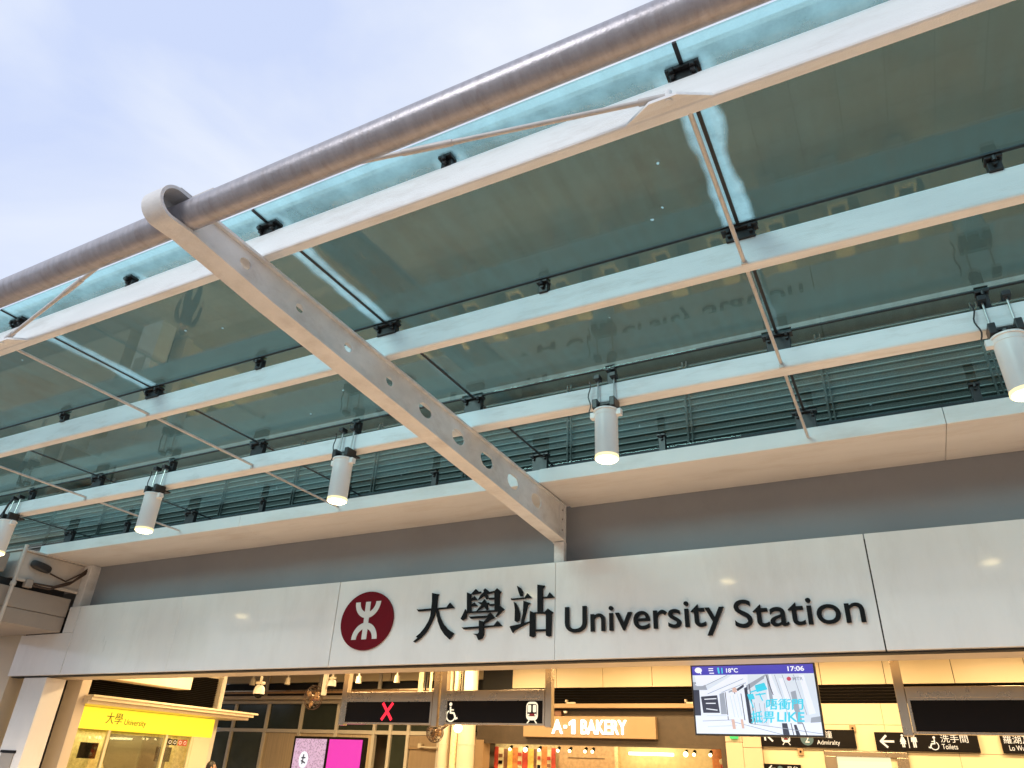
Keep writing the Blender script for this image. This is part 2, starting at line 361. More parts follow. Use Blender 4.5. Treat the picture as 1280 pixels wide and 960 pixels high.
STROKES = {'da': [[(-5.411, 3.702), (-5.302, 3.679), (-5.32, 3.655), (-5.319, 3.553), (-5.326, 3.469), (-5.348, 3.395), (-5.389, 3.306), (-5.44, 3.218), (-5.523, 3.14), (-5.609, 3.09), (-5.632, 3.103), (-5.565, 3.149), (-5.493, 3.228), (-5.436, 3.317), (-5.406, 3.407), (-5.401, 3.498), (-5.399, 3.591)], [(-5.631, 3.511), (-5.604, 3.501), (-5.401, 3.505), (-5.167, 3.506), (-5.12, 3.562), (-5.047, 3.491), (-5.297, 3.484), (-5.601, 3.476)], [(-5.322, 3.481), (-5.296, 3.48), (-5.268, 3.408), (-5.208, 3.314), (-5.13, 3.237), (-5.026, 3.178), (-5.086, 3.108), (-5.163, 3.166), (-5.23, 3.242), (-5.281, 3.334), (-5.31, 3.418)]], 'hok': [[(-4.876, 3.675), (-4.814, 3.652), (-4.796, 3.424), (-4.855, 3.418)], [(-4.813, 3.648), (-4.746, 3.709), (-4.705, 3.673), (-4.672, 3.671), (-4.671, 3.652), (-4.791, 3.641)], [(-4.814, 3.582), (-4.761, 3.621), (-4.71, 3.568), (-4.812, 3.568)], [(-4.808, 3.512), (-4.755, 3.541), (-4.708, 3.494), (-4.807, 3.494)], [(-4.631, 3.687), (-4.609, 3.707), (-4.546, 3.658), (-4.58, 3.637), (-4.561, 3.585), (-4.583, 3.568), (-4.619, 3.616)], [(-4.617, 3.672), (-4.593, 3.638), (-4.656, 3.596), (-4.703, 3.571), (-4.674, 3.62)], [(-4.562, 3.657), (-4.466, 3.667), (-4.465, 3.648), (-4.561, 3.636)], [(-4.611, 3.574), (-4.586, 3.531), (-4.537, 3.524), (-4.568, 3.498), (-4.554, 3.452), (-4.575, 3.439), (-4.61, 3.487), (-4.72, 3.429), (-4.649, 3.503), (-4.712, 3.543), (-4.641, 3.535)], [(-4.471, 3.662), (-4.435, 3.697), (-4.374, 3.647), (-4.399, 3.621), (-4.393, 3.416), (-4.456, 3.415)], [(-4.547, 3.584), (-4.461, 3.583), (-4.46, 3.562), (-4.545, 3.564)], [(-4.542, 3.506), (-4.456, 3.507), (-4.455, 3.485), (-4.535, 3.487)], [(-4.881, 3.465), (-4.855, 3.409), (-4.861, 3.354), (-4.908, 3.329), (-4.938, 3.349), (-4.9, 3.42)], [(-4.857, 3.432), (-4.399, 3.43), (-4.398, 3.412), (-4.855, 3.413)], [(-4.381, 3.478), (-4.324, 3.434), (-4.426, 3.346), (-4.437, 3.351), (-4.393, 3.416), (-4.409, 3.421)], [(-4.822, 3.375), (-4.791, 3.369), (-4.554, 3.37), (-4.514, 3.404), (-4.446, 3.338), (-4.488, 3.327), (-4.601, 3.274), (-4.593, 3.305), (-4.542, 3.347), (-4.789, 3.343)], [(-4.668, 3.318), (-4.603, 3.301), (-4.592, 3.145), (-4.616, 3.102), (-4.662, 3.084), (-4.693, 3.14), (-4.748, 3.16), (-4.673, 3.157), (-4.658, 3.174)], [(-4.915, 3.248), (-4.885, 3.242), (-4.452, 3.249), (-4.407, 3.3), (-4.341, 3.235), (-4.883, 3.219)]], 'zaam': [[(-4.159, 3.709), (-4.106, 3.678), (-4.073, 3.63), (-4.077, 3.585), (-4.107, 3.576), (-4.13, 3.624)], [(-4.236, 3.563), (-4.21, 3.557), (-4.045, 3.56), (-4.011, 3.608), (-3.951, 3.55), (-4.209, 3.539), (-4.232, 3.54)], [(-4.193, 3.515), (-4.166, 3.5), (-4.127, 3.435), (-4.104, 3.363), (-4.111, 3.293), (-4.141, 3.273), (-4.172, 3.288), (-4.173, 3.42)], [(-4.059, 3.521), (-3.966, 3.488), (-4.001, 3.464), (-4.059, 3.247), (-4.089, 3.249), (-4.063, 3.37)], [(-4.231, 3.229), (-4.089, 3.249), (-3.969, 3.273), (-3.974, 3.261), (-4.172, 3.174), (-4.192, 3.149), (-4.236, 3.22)], [(-3.876, 3.702), (-3.774, 3.682), (-3.804, 3.648), (-3.802, 3.365), (-3.867, 3.364)], [(-3.812, 3.55), (-3.742, 3.55), (-3.708, 3.598), (-3.642, 3.532), (-3.811, 3.532)], [(-3.968, 3.396), (-3.897, 3.366), (-3.892, 3.103), (-3.919, 3.088), (-3.964, 3.101)], [(-3.907, 3.375), (-3.768, 3.372), (-3.729, 3.409), (-3.66, 3.362), (-3.679, 3.341), (-3.907, 3.362)], [(-3.753, 3.362), (-3.679, 3.35), (-3.685, 3.095), (-3.714, 3.087), (-3.748, 3.101)], [(-3.902, 3.176), (-3.744, 3.173), (-3.744, 3.152), (-3.901, 3.154)]]}

# ================================================================== ground
g = MB().box(-400, 400, -400, 400, -0.5, 0.0).build('ground', 'plaza_paving'); struct(g)
# unseen wooded ridge added behind the camera, to keep low sky out of reflections
hb_ = bmesh.new(); nx, ny = 90, 16; vs = []
for j in range(ny):
    for i in range(nx):
        x_ = -260 + 520 * i / (nx - 1); t_ = j / (ny - 1)
        vs.append(hb_.verts.new((x_, -62 - 90 * t_, -0.2 + math.sin(min(1, t_ * 1.6) * math.pi / 2) * (15 + 3 * math.sin(x_ * 0.05) + 2.0 * math.sin(x_ * 0.17 + 1)) + (random.uniform(-1.4, 1.4) if j else 0))))
for j in range(ny - 1):
    for i in range(nx - 1): hb_.faces.new((vs[j * nx + i], vs[j * nx + i + 1], vs[(j + 1) * nx + i + 1], vs[(j + 1) * nx + i]))
struct(MB().join(hb_).build('added_hill', 'added_hill_green'))
g = MB().box(-20, 10, 0.9, 12, 0.004, 0.012).build('hall_floor', 'hall_tiles'); struct(g)

# ================================================================== station building
bld = thing('station_building', 'low station building with a long white panelled band above its open lit entrance', 'building', (-2, 0, 0))
XL, XR = -13.02, 9.0
for a, b in ((-12.85, -10.24), (-10.237, -7.015), (-7.003, -3.651), (-3.648, -0.196), (-0.184, 3.2), (3.203, 6.6), (6.61, 9.0)):
    box('fascia_panel', 'fascia_panel', bld, a, b, 0.0, 0.07, 2.83, 3.965, bev=0.006)
box('end_panel', 'fascia_panel', bld, -14.35, -12.862, 0.0, 0.07, 2.83, 3.52, bev=0.006)
box('end_panel', 'fascia_panel', bld, -13.16, -12.862, 0.0, 0.07, 3.523, 3.965, bev=0.004)
box('backing_wall', 'dark_void', bld, -14.35, XR, 0.072, 0.2, 2.815, 3.93)
box('lintel', 'soffit_paint', bld, -14.35, XR, 0.16, 0.80, 2.845, 3.93)
box('frieze', 'frieze', bld, XL, XR, 0.24, 0.40, 3.935, 4.74)
box('corner_trim', 'bracket_paint', bld, -13.2, -13.0, 0.05, 0.26, 3.97, 4.72, bev=0.01)
box('roof_slab', 'concrete', bld, -20, XR, 0.42, 12, 4.75, 4.92)
box('ceiling', 'soffit_paint', bld, -20, XR, 0.82, 12, 3.98, 4.1)
# ribbed metal screen above the roof: saw-tooth profile swept along the facade
pts = [(0.645, 4.92)]; zz = 4.93
while zz < 6.7:
    pts += [(0.645, zz), (0.645, zz + 0.04), (0.63, zz + 0.05), (0.63, zz + 0.09), (0.645, zz + 0.098)]; zz += 0.1
pts += [(0.645, zz), (0.9, zz), (0.9, 4.93)]
scr = MB().prism([(p[0], p[1]) for p in pts], -20, XR, 'x').build('screen_wall', 'cladding', bld)
rb = MB(); zz = 4.93
while zz < 6.7: rb.prism([(0.608, zz + 0.052), (0.629, zz + 0.05), (0.629, zz + 0.068), (0.616, zz + 0.068)], -20, XR, 'x'); zz += 0.1
rb.build('screen_ribbing', 'cladding_rib_lit', bld)
for px in [-19.2 + 1.72 * k for k in range(17)]:
    p = MB().box(px - 0.04, px - 0.018, 0.57, 0.598, 4.94, 6.75).box(px + 0.02, px + 0.035, 0.57, 0.598, 4.94, 6.75).build('screen_post', 'cladding', bld)
box('screen_coping', 'concrete', bld, -20, XR, 0.52, 0.99, 6.84, 6.95)
box('upper_storey', 'upper_wall', bld, -60, 40, 1.0, 12, 4.93, 13.4)
box('roof_coping', 'concrete', bld, -60.1, 40.1, 0.92, 12.1, 13.405, 13.55)
# interior walls
box('side_wall', 'beige_wall', bld, -14.6, -14.2, 0.9, 4.75, 0.02, 3.98)
box('side_wall', 'beige_wall', bld, -20, -14.62, 4.6, 4.75, 0.02, 3.98)
box('side_wall', 'beige_wall', bld, XR - 0.3, XR, 0.3, 9.9, 0.02, 3.98)
box('rear_wall', 'beige_wall', bld, -20, XR, 10.2, 10.4, 0.02, 3.98)
box('front_wall', 'beige_wall', bld, -20, -14.37, 0.05, 0.35, 0.0, 4.7)
wp = MB()
for k in range(-8, 8):
    a = 0.63 + 1.125 * k
    if -9.2 < a < XR - 1.4: wp.box(a + 0.006, a + 1.119, 8.0, 8.06, 3.42, 3.97)
wp.build('wall_panelling', 'cream_panel', bld)
wp = MB()
for k in range(0, 9):
    a = -2.86 + 1.1 * k
    for z0, z1 in ((2.725, 3.085), (2.285, 2.72), (1.4, 2.28), (0.02, 1.395)):
        if z1 < 2.3 and k in (1,): continue
        wp.box(a + 0.003, a + 1.097, 8.0, 8.06, z0 + 0.002, z1)
wp.build('wall_panelling', 'cream_panel', bld)
box('wall_backing', 'brown_cladding', bld, -2.86, XR - 0.3, 8.065, 8.2, 0.02, 3.98)
sl = MB(); zz = 3.10
while zz < 3.40: sl.box(-7.4, XR - 0.3, 8.02, 8.06, zz, zz + 0.035); zz += 0.055
sl.build('ventilation_slot', 'louvre_dark', bld)
box('slot_backing', 'dark_void', bld, -9.2, -2.862, 8.07, 8.2, 3.0, 3.98)
# wall pier between bakery and back wall
pr = MB()
for z0, z1 in ((2.39, 2.62), (1.7, 2.385), (0.02, 1.695)):
    pr.box(-3.54, -3.22, 7.9, 8.06, z0, z1 - 0.004); pr.box(-3.212, -2.865, 7.9, 8.06, z0 - 0.09 if z0 > 1 else z0, z1 - 0.094)
pr.build('pier_cladding', 'beige_wall', bld)
# side wall grille over the booth
gr = MB(); zz = 2.66
while zz < 3.30: gr.box(-14.195, -14.15, 1.3, 4.55, zz, zz + 0.022); zz += 0.036
gr.build('ventilation_grille', 'louvre_dark', bld)
box('grille_backing', 'dark_void', bld, -14.198, -14.192, 1.28, 4.57, 2.65, 3.31)
box('bulkhead', 'soffit_paint', bld, -14.19, -13.7, 0.9, 3.45, 2.96, 3.97)
st = MB()
for k in range(22): st.box(-14.18, -14.06, 4.58, 4.64, 2.70 + k * 0.03, 2.717 + k * 0.03)
st.box(-14.18, -14.10, 4.64, 4.74, 0.1, 3.95); st.build('riser_post', 'mullion', bld)

# ================================================================== entrance columns
c = thing('entrance_column', 'grey faced square column at the left end of the entrance, with a notice board on it', 'column', (-13.67, 0.28, 0))
box('shaft', 'fascia_panel', c, -14.0, -13.34, 0.10, 0.46, 0.004, 2.812, bev=0.008)
box('joint', 'seal', c, -14.16, -14.01, 0.2, 0.3, 0.004, 2.81)
c = thing('entrance_jamb', 'beige jamb pier behind the square column, beside the yellow booth', 'pier', (-13.6, 0.95, 0))
box('shaft', 'soffit_paint', c, -13.86, -13.42, 0.82, 1.0, 0.02, 2.93, bev=0.006)
box('joint', 'seal', c, -13.93, -13.862, 0.81, 0.9, 0.02, 2.92)
nb = thing('notice_board', 'small notice board with black header on the grey column face', 'notice board', (-13.7, 0.09, 1.4))
box('header', 'sign_black', nb, -13.93, -13.52, 0.075, 0.098, 1.635, 1.675)
box('sheet', 'concrete', nb, -13.90, -13.55, 0.085, 0.098, 0.9, 1.63)

# ================================================================== left side canopy structure
sc = thing('side_canopy', 'grey boxed side canopy with cables and pipes, left of the white band', 'canopy', (-14, -1.5, 3.5))
box('casing_board', 'side_casing', sc, -15.6, -13.2, -3.2, -0.006, 3.785, 4.10, bev=0.008)
box('casing_board', 'side_casing', sc, -15.6, -13.21, -3.2, -0.006, 3.53, 3.778, bev=0.008)
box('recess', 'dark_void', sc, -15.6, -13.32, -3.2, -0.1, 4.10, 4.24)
box('upper_panel', 'side_panel', sc, -15.6, -13.2, -1.12, 0.10, 4.243, 4.70, bev=0.008)
box('edge_trim', 'side_panel', sc, -15.6, -13.15, -1.15, 0.12, 4.702, 4.735, bev=0.004)
box('edge_trim', 'side_panel', sc, -13.21, -13.14, -1.1, 0.04, 4.205, 4.242, bev=0.004)
box('end_panel', 'side_casing', sc, -15.6, -13.25, -3.2, -1.25, 4.3, 4.62, bev=0.03)
for yy, xx in ((-1.14, -13.08), (-1.62, -13.05)):
    MB().tube((xx, yy, 3.0 if yy > -1.5 else 3.3), (xx, yy, 4.78), 0.03).tube((xx, yy, 4.1), (xx, yy, 4.16), 0.045).build('conduit', 'side_panel', sc, smooth=True)
cb = MB()
cb.path([(-13.12, -0.86, 4.16), (-13.1, -0.5, 4.17), (-13.08, -0.2, 4.32), (-13.1, 0.08, 4.6)], 0.018)
cb.path([(-13.12, -0.86, 4.20), (-13.1, -0.45, 4.22), (-13.09, -0.15, 4.38), (-13.1, 0.09, 4.65)], 0.016)
cb.path([(-13.16, -0.55, 4.43), (-13.14, -0.25, 4.36), (-13.12, -0.02, 4.55), (-13.1, 0.08, 4.68)], 0.014)
cb.build('cable', 'fan_dark', sc, smooth=True)
MB().box(-13.2, -13.1, -0.93, -0.8, 4.12, 4.26, 0.015).build('junction_box', 'side_casing', sc)
fl = MB(); q = bmesh.new(); bmesh.ops.create_uvsphere(q, u_segments=24, v_segments=12, radius=1)
for v in q.verts:
    v.co = Vector((v.co.x * 0.05, math.copysign(abs(v.co.y) ** 0.55, v.co.y) * 0.19, math.copysign(abs(v.co.z) ** 0.6, v.co.z) * 0.075))
fl.join(q, Matrix.Translation((-13.14, -0.75, 4.50)) @ Matrix.Rotation(R(-8), 4, 'X'))
t = fl.build('floodlight', 'black_metal', None, smooth=True, origin=(-13.14, -0.75, 4.5)); tag(t, 'black oval floodlight on the pale panel left of the canopy end', 'floodlight')

# ================================================================== glass entrance canopy
can = thing('glass_canopy', 'glass and white steel entrance canopy with tubular front rail over the station sign', 'canopy', (-3.6, -3, 4.7))
X0, X1 = -15.9, 8.75
PURL = ((-5.29, -5.21, 4.82, 5.045), (-3.822, -3.727, 4.795, 5.03), (-2.335, -2.18, 4.76, 4.95))
for y0, y1, z0, z1 in PURL:
    box('purlin', 'purlin_paint', can, X0, X1, y0, y1, z0, z1, bev=0.016)
for ga, gb in ((-13.4, -8.5), (-8.495, -3.73), (-3.54, 0.72), (0.725, 5.2), (5.205, X1)): box('wall_gutter', 'gutter_paint', can, ga, gb, -0.73, 0.236, 4.725, 4.90, bev=0.004)
box('wall_gutter', 'gutter_paint', can, -3.729, -3.541, -0.72, 0.23, 4.745, 4.895)
MB().tube((X0, -5.89, 4.71), (X1, -5.89, 4.71), 0.094, 40, caps=True).build('front_rail', 'rail_steel', can, smooth=True)
for xw in (-9.9, -6.7, 0.35, 5.2): MB().tube((xw - 0.006, -5.89, 4.71), (xw + 0.006, -5.89, 4.71), 0.0965, 40).build('weld_ring', 'rail_steel', can, smooth=True)

def bracket(xc, name='bracket_arm'):
    """tapered I-beam whose flange wraps round the rail in a rounded nose; web pierced by round holes"""
    hw, th = 0.088, 0.022
    top = [(0.07, 4.715), (-5.66, 4.822)]; bot = [(-5.85, 4.597), (-5.1, 4.53), (-4.0, 4.467), (0.07, 4.238)]
    yc, zc, r = -6.0, 4.714, 0.122
    nose = [(yc + r * math.cos(R(a)), zc + r * math.sin(R(a))) for a in range(84, 279, 12)]
    out = top + nose + bot
    mb = MB()
    # flange: offset strip inside the outline
    n = len(out); cen = []
    for i in range(n):
        a = Vector(out[i]); p = Vector(out[max(0, i - 1)]); q = Vector(out[min(n - 1, i + 1)]); tdir = (q - p).normalized()
        cen.append(a + Vector((-tdir.y, tdir.x)) * th)
    b = bmesh.new(); rings = []
    for o_, i_ in zip(out, cen):
        rings.append([b.verts.new((xc - hw, o_[0], o_[1])), b.verts.new((xc + hw, o_[0], o_[1])), b.verts.new((xc + hw, i_[0], i_[1])), b.verts.new((xc - hw, i_[0], i_[1]))])
    for A, B in zip(rings, rings[1:]):
        for k in range(4): b.faces.new((A[k], A[(k + 1) % 4], B[(k + 1) % 4], B[k]))
    b.faces.new(rings[0]); b.faces.new(rings[-1][::-1]); bmesh.ops.recalc_face_normals(b, faces=b.faces)
    fl = b
    arm = MB().join(fl).build(name, 'bracket_paint', can, smooth=True)
    # web with holes: built as strips between the holes
    holes = [(-5.389, 0.040), (-4.834, 0.034), (-4.258, 0.038), (-3.681, 0.042), (-3.111, 0.068), (-2.518, 0.076), (-1.93, 0.084), (-1.321, 0.086), (-0.72, 0.082)]
    def zt(y): return 4.715 + (y - 0.07) / (-5.73) * 0.107 - th
    def zb(y):
        for (ya, za), (yb, zb_) in zip(bot, bot[1:]):
            if ya <= y <= yb: return za + (zb_ - za) * (y - ya) / (yb - ya) + th
        return bot[0][1] + th
    web = bmesh.new()
    wt = 0.006
    def face(pts):
        A = [web.verts.new((xc - wt, *p)) for p in pts]; B = [web.verts.new((xc + wt, *p)) for p in pts]; k = len(pts)
        web.faces.new(A); web.faces.new(B[::-1])
        for i in range(k): web.faces.new((A[i], B[i], B[(i + 1) % k], A[(i + 1) % k]))
    ycur = -5.84
    for hy, hr in holes:
        zc_ = (zt(hy) + zb(hy)) / 2 + 0.005; hz_ = hr; hr = hr * (1.25 if hr < 0.05 else 1.6); w2 = hr * 1.12
        face([(ycur, zb(ycur)), (hy - w2, zb(hy - w2)), (hy - w2, zt(hy - w2)), (ycur, zt(ycur))])
        N = 10
        lo = [(hy - hr * math.cos(math.pi * i / N), zc_ - hz_ * math.sin(math.pi * i / N)) for i in range(N + 1)]
        hi = [(hy - hr * math.cos(math.pi * i / N), zc_ + hz_ * math.sin(math.pi * i / N)) for i in range(N + 1)]
        for arc, zf in ((lo, zb), (hi, zt)):
            ys = [hy - w2] + [a[0] for a in arc[1:-1]] + [hy + w2]
            inner = [(hy - w2, zc_)] + arc[1:-1] + [(hy + w2, zc_)]
            inner[0] = (hy - w2, zc_); 
            pts = [(y, zf(y)) for y in ys]
            seq = [(hy - hr, zc_)] + arc[1:-1] + [(hy + hr, zc_)]
            for i in range(N):
                face([pts[i], pts[i + 1], seq[i + 1], seq[i]])
            face([(hy - w2, zf(hy - w2)), seq[0], (hy - w2, zc_)]); face([(hy + w2, zf(hy + w2)), seq[-1], (hy + w2, zc_)])
        ycur = hy + w2
    face([(ycur, zb(ycur)), (0.05, zb(0.05)), (0.05, zt(0.05)), (ycur, zt(ycur))])
    bmesh.ops.remove_doubles(web, verts=web.verts, dist=1e-6)
    me_ = bpy.data.meshes.new('tmp'); web.to_mesh(me_); web.free()
    for sx in (0.052,):
        w_ = MB(); w_.bm.from_mesh(me_); bmesh.ops.translate(w_.bm, verts=w_.bm.verts, vec=(sx, 0, 0)); w_.build('web', 'bracket_paint', arm)
    bpy.data.meshes.remove(me_)
    MB().box(xc - 0.085, xc + 0.085, 0.06, 0.1, 4.225, 4.71, 0.004).box(xc + 0.060, xc + 0.072, -0.06, 0.058, 4.27, 4.69, 0.003).build('end_plate', 'bracket_paint', arm)
    MB().box(xc - 0.05, xc + 0.085, 0.03, 0.11, 3.972, 4.222, 0.004).build('stub_post', 'bracket_paint', arm)
    bo = MB()
    for zz in (4.36, 4.5, 4.62): bo.tube((xc + 0.068, 0.0, zz), (xc + 0.084, 0.0, zz), 0.012, 8)
    bo.build('bolt', 'bolt', arm)
    MB().prism([(yc + 0.112 * math.cos(R(a_)), zc + 0.112 * math.sin(R(a_))) for a_ in range(90, 271, 12)] + [(-5.80, zc - 0.10), (-5.80, zc + 0.09)], xc - 0.075, xc - 0.055, 'x').build('nose_plate', 'bracket_paint', arm)
    # lug for the tie rods at the nose
    MB().box(xc - 0.01, xc + 0.03, -5.98, -5.8, 4.825, 4.90, 0.006).box(xc + 0.03, xc + 0.24, -5.90, -5.84, 4.84, 4.885, 0.01).box(xc - 0.24, xc - 0.01, -5.90, -5.84, 4.84, 4.885, 0.01).build('lug', 'rod_steel', arm)
    return arm
bracket(-3.635)
bracket(8.665)

# glass panes, seals, clamps
JX = [-15.85 + 3.07 * k for k in range(9)]       # joints between the panes
ROWS = (('glass_outer', -5.455, -3.8825), ('glass_middle', -3.8575, -2.3325), ('glass_inner', -2.3075, -0.30))
for mname, y0, y1 in ROWS:
    for a in JX[:-1]:
        cx, cy = a + 3.07 / 2, (y0 + y1) / 2
        MB().box(a + 0.0125, a + 3.07 - 0.0125, y0, y1, 5.120, 5.136, 0.003).build('glass_pane', mname, can, origin=(cx, cy, 5.128))
for yy in (-3.87, -2.32):
    box('joint_seal', 'seal', can, JX[0], JX[-1], yy - 0.0115, yy + 0.0115, 5.116, 5.132)
for a in JX:
    s = MB()
    for mname, y0, y1 in ROWS: s.box(a - 0.0115, a + 0.0115, y0, y1, 5.117, 5.133)
    s.build('joint_seal', 'seal', can)
box('joint_seal', 'seal', can, -13.4, X1, -0.299, -0.22, 4.902, 5.135)

def clamp(wide, drop):
    m_ = MB(); hw = (0.095 if drop < 0.005 else 0.125) if wide else 0.048
    m_.box(-hw * 0.8, hw * 0.8, 0.0, 0.06, -drop, 0.072, 0.004)              # stem block on the purlin
    m_.box(-hw, hw, -0.03, 0.05, 0.066, 0.090, 0.004)                        # pressure plates under and over the glass
    m_.box(-hw, hw, -0.03, 0.05, 0.111, 0.120, 0.003)
    for sx in ((-0.6, 0.6) if wide else (0,)):
        m_.tube((sx * hw, -0.03, 0.04), (sx * hw, -0.03, 0.073), 0.014, 8)
        m_.tube((sx * hw, -0.025, 0.03), (sx * hw, 0.0, 0.03), 0.014, 8)
    return m_.build('glass_clamp', 'clamp_metal', can, origin=(0, 0, 0))
base = {}
for (yy, zt) in ((-5.25, 5.045), (-3.80, 5.03), (-2.27, 4.95), (-0.64, 4.90)):
    for k in range(2 * len(JX) - 1):
        x = JX[0] + k * 1.535; key = (k % 2 == 0, round(5.029 - zt + 0.012, 3))
        if not -13.5 < x < 3.2: continue
        if key not in base: o = base[key] = clamp(*key)
        else: o = base[key].copy(); C.objects.link(o); o.parent = can
        o.location = Vector((x, yy - 0.04, 5.0275)) - can.location
# tie rods below the purlins and front braces
for x in (-9.79, -6.62, -0.5, 2.6):
    r_ = MB().tube((x, -5.25, 4.835), (x, -0.74, 4.80), 0.0145, 10)
    for y0, y1, z0, z1 in PURL: r_.box(x - 0.02, x + 0.02, y0 - 0.012, y0 + 0.004, z0 + 0.004, z0 + 0.034)
    r_.build('tie_rod', 'rod_steel', can, smooth=True)
def brace(xa, xb):
    a, b = Vector((xa, -5.34, 4.868)), Vector((xb, -5.87, 4.865)); d = b - a
    rod = MB().tube(a, b, 0.0155, 10).build('front_brace', 'rod_steel', can, smooth=True)
    p, q = a + d * 0.43, a + d * 0.54
    MB().tube(p, q, 0.021, 12).tube(p - d.normalized() * 0.06, p, 0.017, 10).build('turnbuckle', 'rod_steel', rod, smooth=True)
    MB().tube(a, a + d.normalized() * 0.16, 0.022, 10).build('fork_end', 'rod_steel', rod, smooth=True)
    sg_ = 1 if xb < xa else -1
    MB().prism([(xa - sg_ * 0.26, -5.288), (xa + sg_ * 0.22, -5.288), (xa + sg_ * 0.05, -5.375), (xa - sg_ * 0.10, -5.375)], 4.822, 4.842, 'z').tube((xa, -5.345, 4.815), (xa, -5.345, 4.895), 0.022, 14).build('gusset', 'purlin_paint', rod)
brace(-0.58, -3.41); brace(-6.6, -3.86); brace(2.6, 8.4)

# ================================================================== downlights hung under the third purlin
def downlight(x, label):
    y, zt_, zb_ = -2.37, 4.63, 4.165; r = 0.106
    t = thing('downlight', label, 'lamp', (x, y, zt_), 'cylinder downlights under the canopy')
    tilt = (R(random.uniform(-1.2, 1.2)), R(random.uniform(-1.2, 1.2)), 0)
    MB().tube((x, y, zb_ + 0.01), (x, y, zt_), r, 36).tube((x, y, zt_ - 0.045), (x, y, zt_ - 0.04), r + 0.004, 36).build('housing', 'lamp_paint', t, smooth=True)
    MB().tube((x, y, zt_ - 0.002), (x, y, zt_ + 0.012), r + 0.012, 36).box(x - 0.15, x - 0.1, y - 0.03, y + 0.03, zt_ - 0.05, zt_ + 0.01, 0.004).box(x + 0.1, x + 0.15, y - 0.03, y + 0.03, zt_ - 0.05, zt_ + 0.01, 0.004).build('cap', 'lamp_paint', t)
    MB().ball((x, y, zb_ - 0.002), r * 0.93, 14, (1, 1, 0.3), half=-1).build('lens', 'lamp_lens', t, smooth=True)
    MB().tube((x, y, zb_ - 0.004), (x, y, zb_ + 0.026), r + 0.0015, 36).build('bloom_ring', 'lamp_bloom', t, smooth=True)  # added glowing band at the housing foot, stands in for the lens bloom
    for s_ in (-1, 1):
        MB().tube((x + s_ * 0.08, -2.375, 4.70), (x + s_ * 0.08, -2.36, 5.0), 0.008, 8).build('hanger_rod', 'bolt', t, smooth=True)
    MB().box(x - 0.085, x + 0.085, -2.40, -2.2, 4.70, 4.72, 0.004).tube((x, y, 4.64), (x, y, 4.702), 0.04, 12).build('mounting_plate', 'clamp_metal', t)
    for s_ in (-1, 1):
        MB().box(x + s_ * 0.085 - 0.025, x + s_ * 0.085 + 0.025, -2.45, -2.30, 4.655, 4.75, 0.006).build('clamp', 'clamp_metal', t)
        MB().box(x + s_ * 0.08 - 0.03, x + s_ * 0.08 + 0.03, -2.41, -2.32, 4.985, 5.03, 0.005).build('clamp', 'clamp_metal', t)
    pts = [(x - 0.16 + 0.012 * math.sin(k), -2.385, 4.98 - k * 0.033) for k in range(11)]
    MB().path(pts, 0.006, 6).build('safety_chain', 'clamp_metal', t)
    ld = bpy.data.lights.new('downlight_bulb', 'SPOT'); ld.energy = 950; ld.spot_size = R(120); ld.spot_blend = 0.7; ld.color = (1.0, 0.70, 0.42); ld.shadow_soft_size = 0.09
    lo = bpy.data.objects.new('downlight_bulb', ld); C.objects.link(lo); lo.parent = t; lo.location = (0, 0, zb_ - zt_ - 0.06)
    t.rotation_euler = tilt
    return t
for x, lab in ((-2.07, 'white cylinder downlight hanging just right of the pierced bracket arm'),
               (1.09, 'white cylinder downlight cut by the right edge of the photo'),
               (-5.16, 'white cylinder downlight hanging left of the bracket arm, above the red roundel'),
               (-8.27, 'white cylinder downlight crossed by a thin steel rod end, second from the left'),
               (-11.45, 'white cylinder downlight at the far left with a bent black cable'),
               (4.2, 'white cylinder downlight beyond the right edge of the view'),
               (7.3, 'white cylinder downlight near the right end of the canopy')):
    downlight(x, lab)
MB().path([(-11.62, -2.42, 4.72), (-11.55, -2.43, 4.78), (-11.50, -2.43, 4.9), (-11.49, -2.40, 4.99)], 0.016).build('loose_cable', 'black_metal', can, smooth=True)

# ================================================================== station sign on the white band
sg = thing('station_sign', 'raised black lettering and red roundel of the station name on the white band', 'sign', (-3.7, 0, 3.4))
cx, cz = -6.436, 3.404
el = [(cx + 0.437 * math.cos(R(a)), cz + 0.383 * math.sin(R(a))) for a in range(0, 360, 6)]
disc = MB().prism(el, -0.028, -0.002).build('roundel', 'red_disc', sg)
em = MB().box(cx - 0.04, cx + 0.04, -0.0335, -0.0285, cz - 0.245, cz + 0.245)
em.ring((cx, cz + 0.245), 0.212, 0.215, 0.078, -0.0332, -0.0285, 180, 360, 40)
em.ring((cx, cz - 0.245), 0.212, 0.215, 0.078, -0.0332, -0.0285, 0, 180, 40)
em.build('emblem', 'logo_white', disc)
for i, (key, polys) in enumerate(STROKES.items()):
    ch = MB()
    for k, p in enumerate(polys): ch.prism(p, -0.030 - 0.0007 * k, -0.010)
    a0 = polys[0]; ch.prism([(q_[0] * 0.9 + 0.1 * a0[0][0], q_[1] * 0.9 + 0.1 * a0[0][1]) for q_ in a0], -0.014, -0.001)
    ch.build('character', 'letter_black', sg)
text('lettering', 'University', -3.505, 3.026, -0.008, 1.84, 0.385, 'letter_black', sg, depth=0.03, bold=0.004)
text('lettering', 'Station', -1.56, 3.088, -0.008, 1.25, 0.285, 'letter_black', sg, depth=0.03, bold=0.004)

